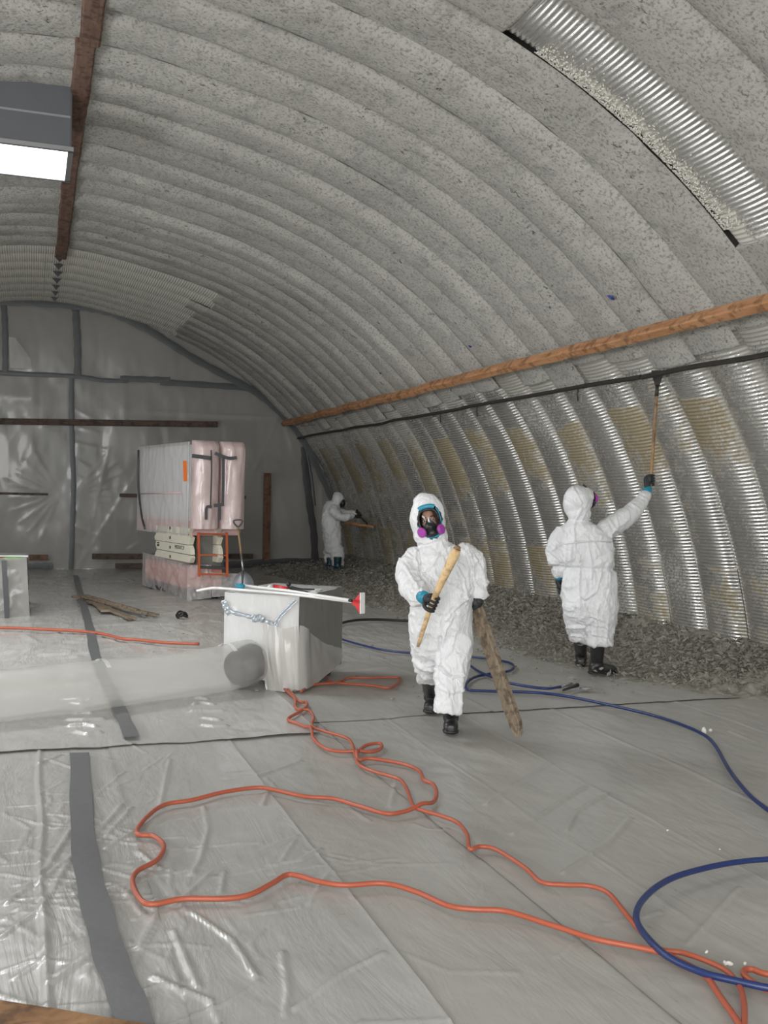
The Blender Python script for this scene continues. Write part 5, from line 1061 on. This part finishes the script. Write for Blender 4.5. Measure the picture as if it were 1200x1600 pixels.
Zg = H(Xg, Yg)+hgt*(1+.5*fbm(Xg*2, Yg*2, 0, 3, 6))+rough*(.055*np.abs(fbm(Xg*6, Yg*6, 0, 4, 8))+.030*np.clip(ridged(np.stack([Xg.ravel(), Yg.ravel(), Xg.ravel()*0], 1), 18, 5).reshape(Xg.shape), 0, 1)*np.clip(fbm(Xg*3, Yg*3, 4, 2, 2)+.5, 0, 1))-.03*(1-np.clip(Sg*6, 0, 1))*(1+fbm(Xg*9, Yg*9, 0, 2, 1))
M['debris'] = (lambda: (lambda m_nt_b: m_nt_b)(None))() or simple('debris_heap', (.25, .235, .20), .95, 0, 14, .55, 1.0, .02)
hp = ob('debris_heap', np.stack([Xg, Yg, Zg], -1).reshape(-1, 3), grid_faces(ny, nx), M['debris'], None, True, (6, 6, 0)); tag(hp, 'heap of scraped grey insulation debris along the foot of the metal wall', 'debris', None, 'stuff')
mb_v, mb_f = [], []
NF = 26000; ys_ = 4.2+17.4*rng.rand(NF)**1.7; ss = rng.rand(NF)**.9; xl2 = np.interp(ys_, bY, bX); xs_ = xl2-.45*(rng.rand(NF) < .10)*rng.rand(NF)+(6.85-xl2)*ss
zs_ = H(xs_, ys_)+.03+(.03*ss**.4+.20*ss**2.2)*1.05+.02*rng.rand(NF)+.03*np.clip(ss*4, 0, 1)
sz = (.005+.021*rng.rand(NF)**2.2)*(1+ss*.7); u1 = rng.normal(size=(NF, 3)); u1[:, 2] *= .5; u1 /= np.linalg.norm(u1, axis=1)[:, None]; u2 = np.cross(u1, rng.normal(size=(NF, 3))); u2 /= np.linalg.norm(u2, axis=1)[:, None]; u3 = np.cross(u1, u2)
C_ = np.stack([xs_, ys_, zs_], 1); a_ = sz[:, None]
VV = np.stack([C_-u1*a_*1.4, C_+u2*a_*.6-u3*a_*.2, C_-u2*a_*.6+u3*a_*.1, C_+u1*a_*1.4+u3*a_*.4, C_+u3*a_*.45, C_-u3*a_*.15], 1).reshape(-1, 3)
FF = [tuple(i*6+j for j in f) for i in range(NF) for f in ((0, 1, 4), (1, 3, 4), (3, 2, 4), (2, 0, 4), (1, 0, 5), (3, 1, 5), (2, 3, 5), (0, 2, 5))]
fl = ob('debris_flakes', VV, FF, M['crumb'], None, False, (6, 6.2, 0)); tag(fl, 'loose torn flakes of grey insulation scattered over the wall-side heap', 'debris', None, 'stuff')
# small crumbs on the sheets
mb = MB()
for u, v, s_ in ((1133, 1502, .012), (1140, 1503, .014), (1104, 1484, .008), (1043, 1292, .008), (1100, 1145, .03), (1110, 1144, .02), (1164, 1503, .01), (1125, 1320, .006)):
    c = G(u, v, .04); c.z = floor_z(c.x, c.y)+.03; a = Vector(rng.normal(size=3)).normalized(); b_ = a.orthogonal().normalized(); mb.ell(c, a*s_, b_*s_*.6, a.cross(b_)*s_*.6, 7, 5)
tag(mb.obj('floor_crumbs', M['pipewhite'], None, False, (3.5, 4, 0)), 'few pale insulation crumbs scattered on the near right sheets', 'debris', None, 'stuff')
mb = MB()
for _ in range(240):
    x, y_ = rng.uniform(1.5, 6.2), rng.uniform(7.3, 12); 
    if rng.rand() < .5: x = 4.2+abs(rng.normal())*1.0
    s_ = rng.uniform(.006, .022); c = Vector((x, y_, floor_z(x, y_)+.03)); mb.ell(c, (s_, 0, 0), (0, s_*.7, 0), (0, 0, s_*.4), 6, 4)
tag(mb.obj('floor_dust', M['crumb'], None, False, (4, 9, 0)), 'fine dark crumbs dusting the sheet between the workers and the wall heap', 'debris', None, 'stuff')
for o in list(bpy.data.objects):
    if '_w' in o: del o['_w']
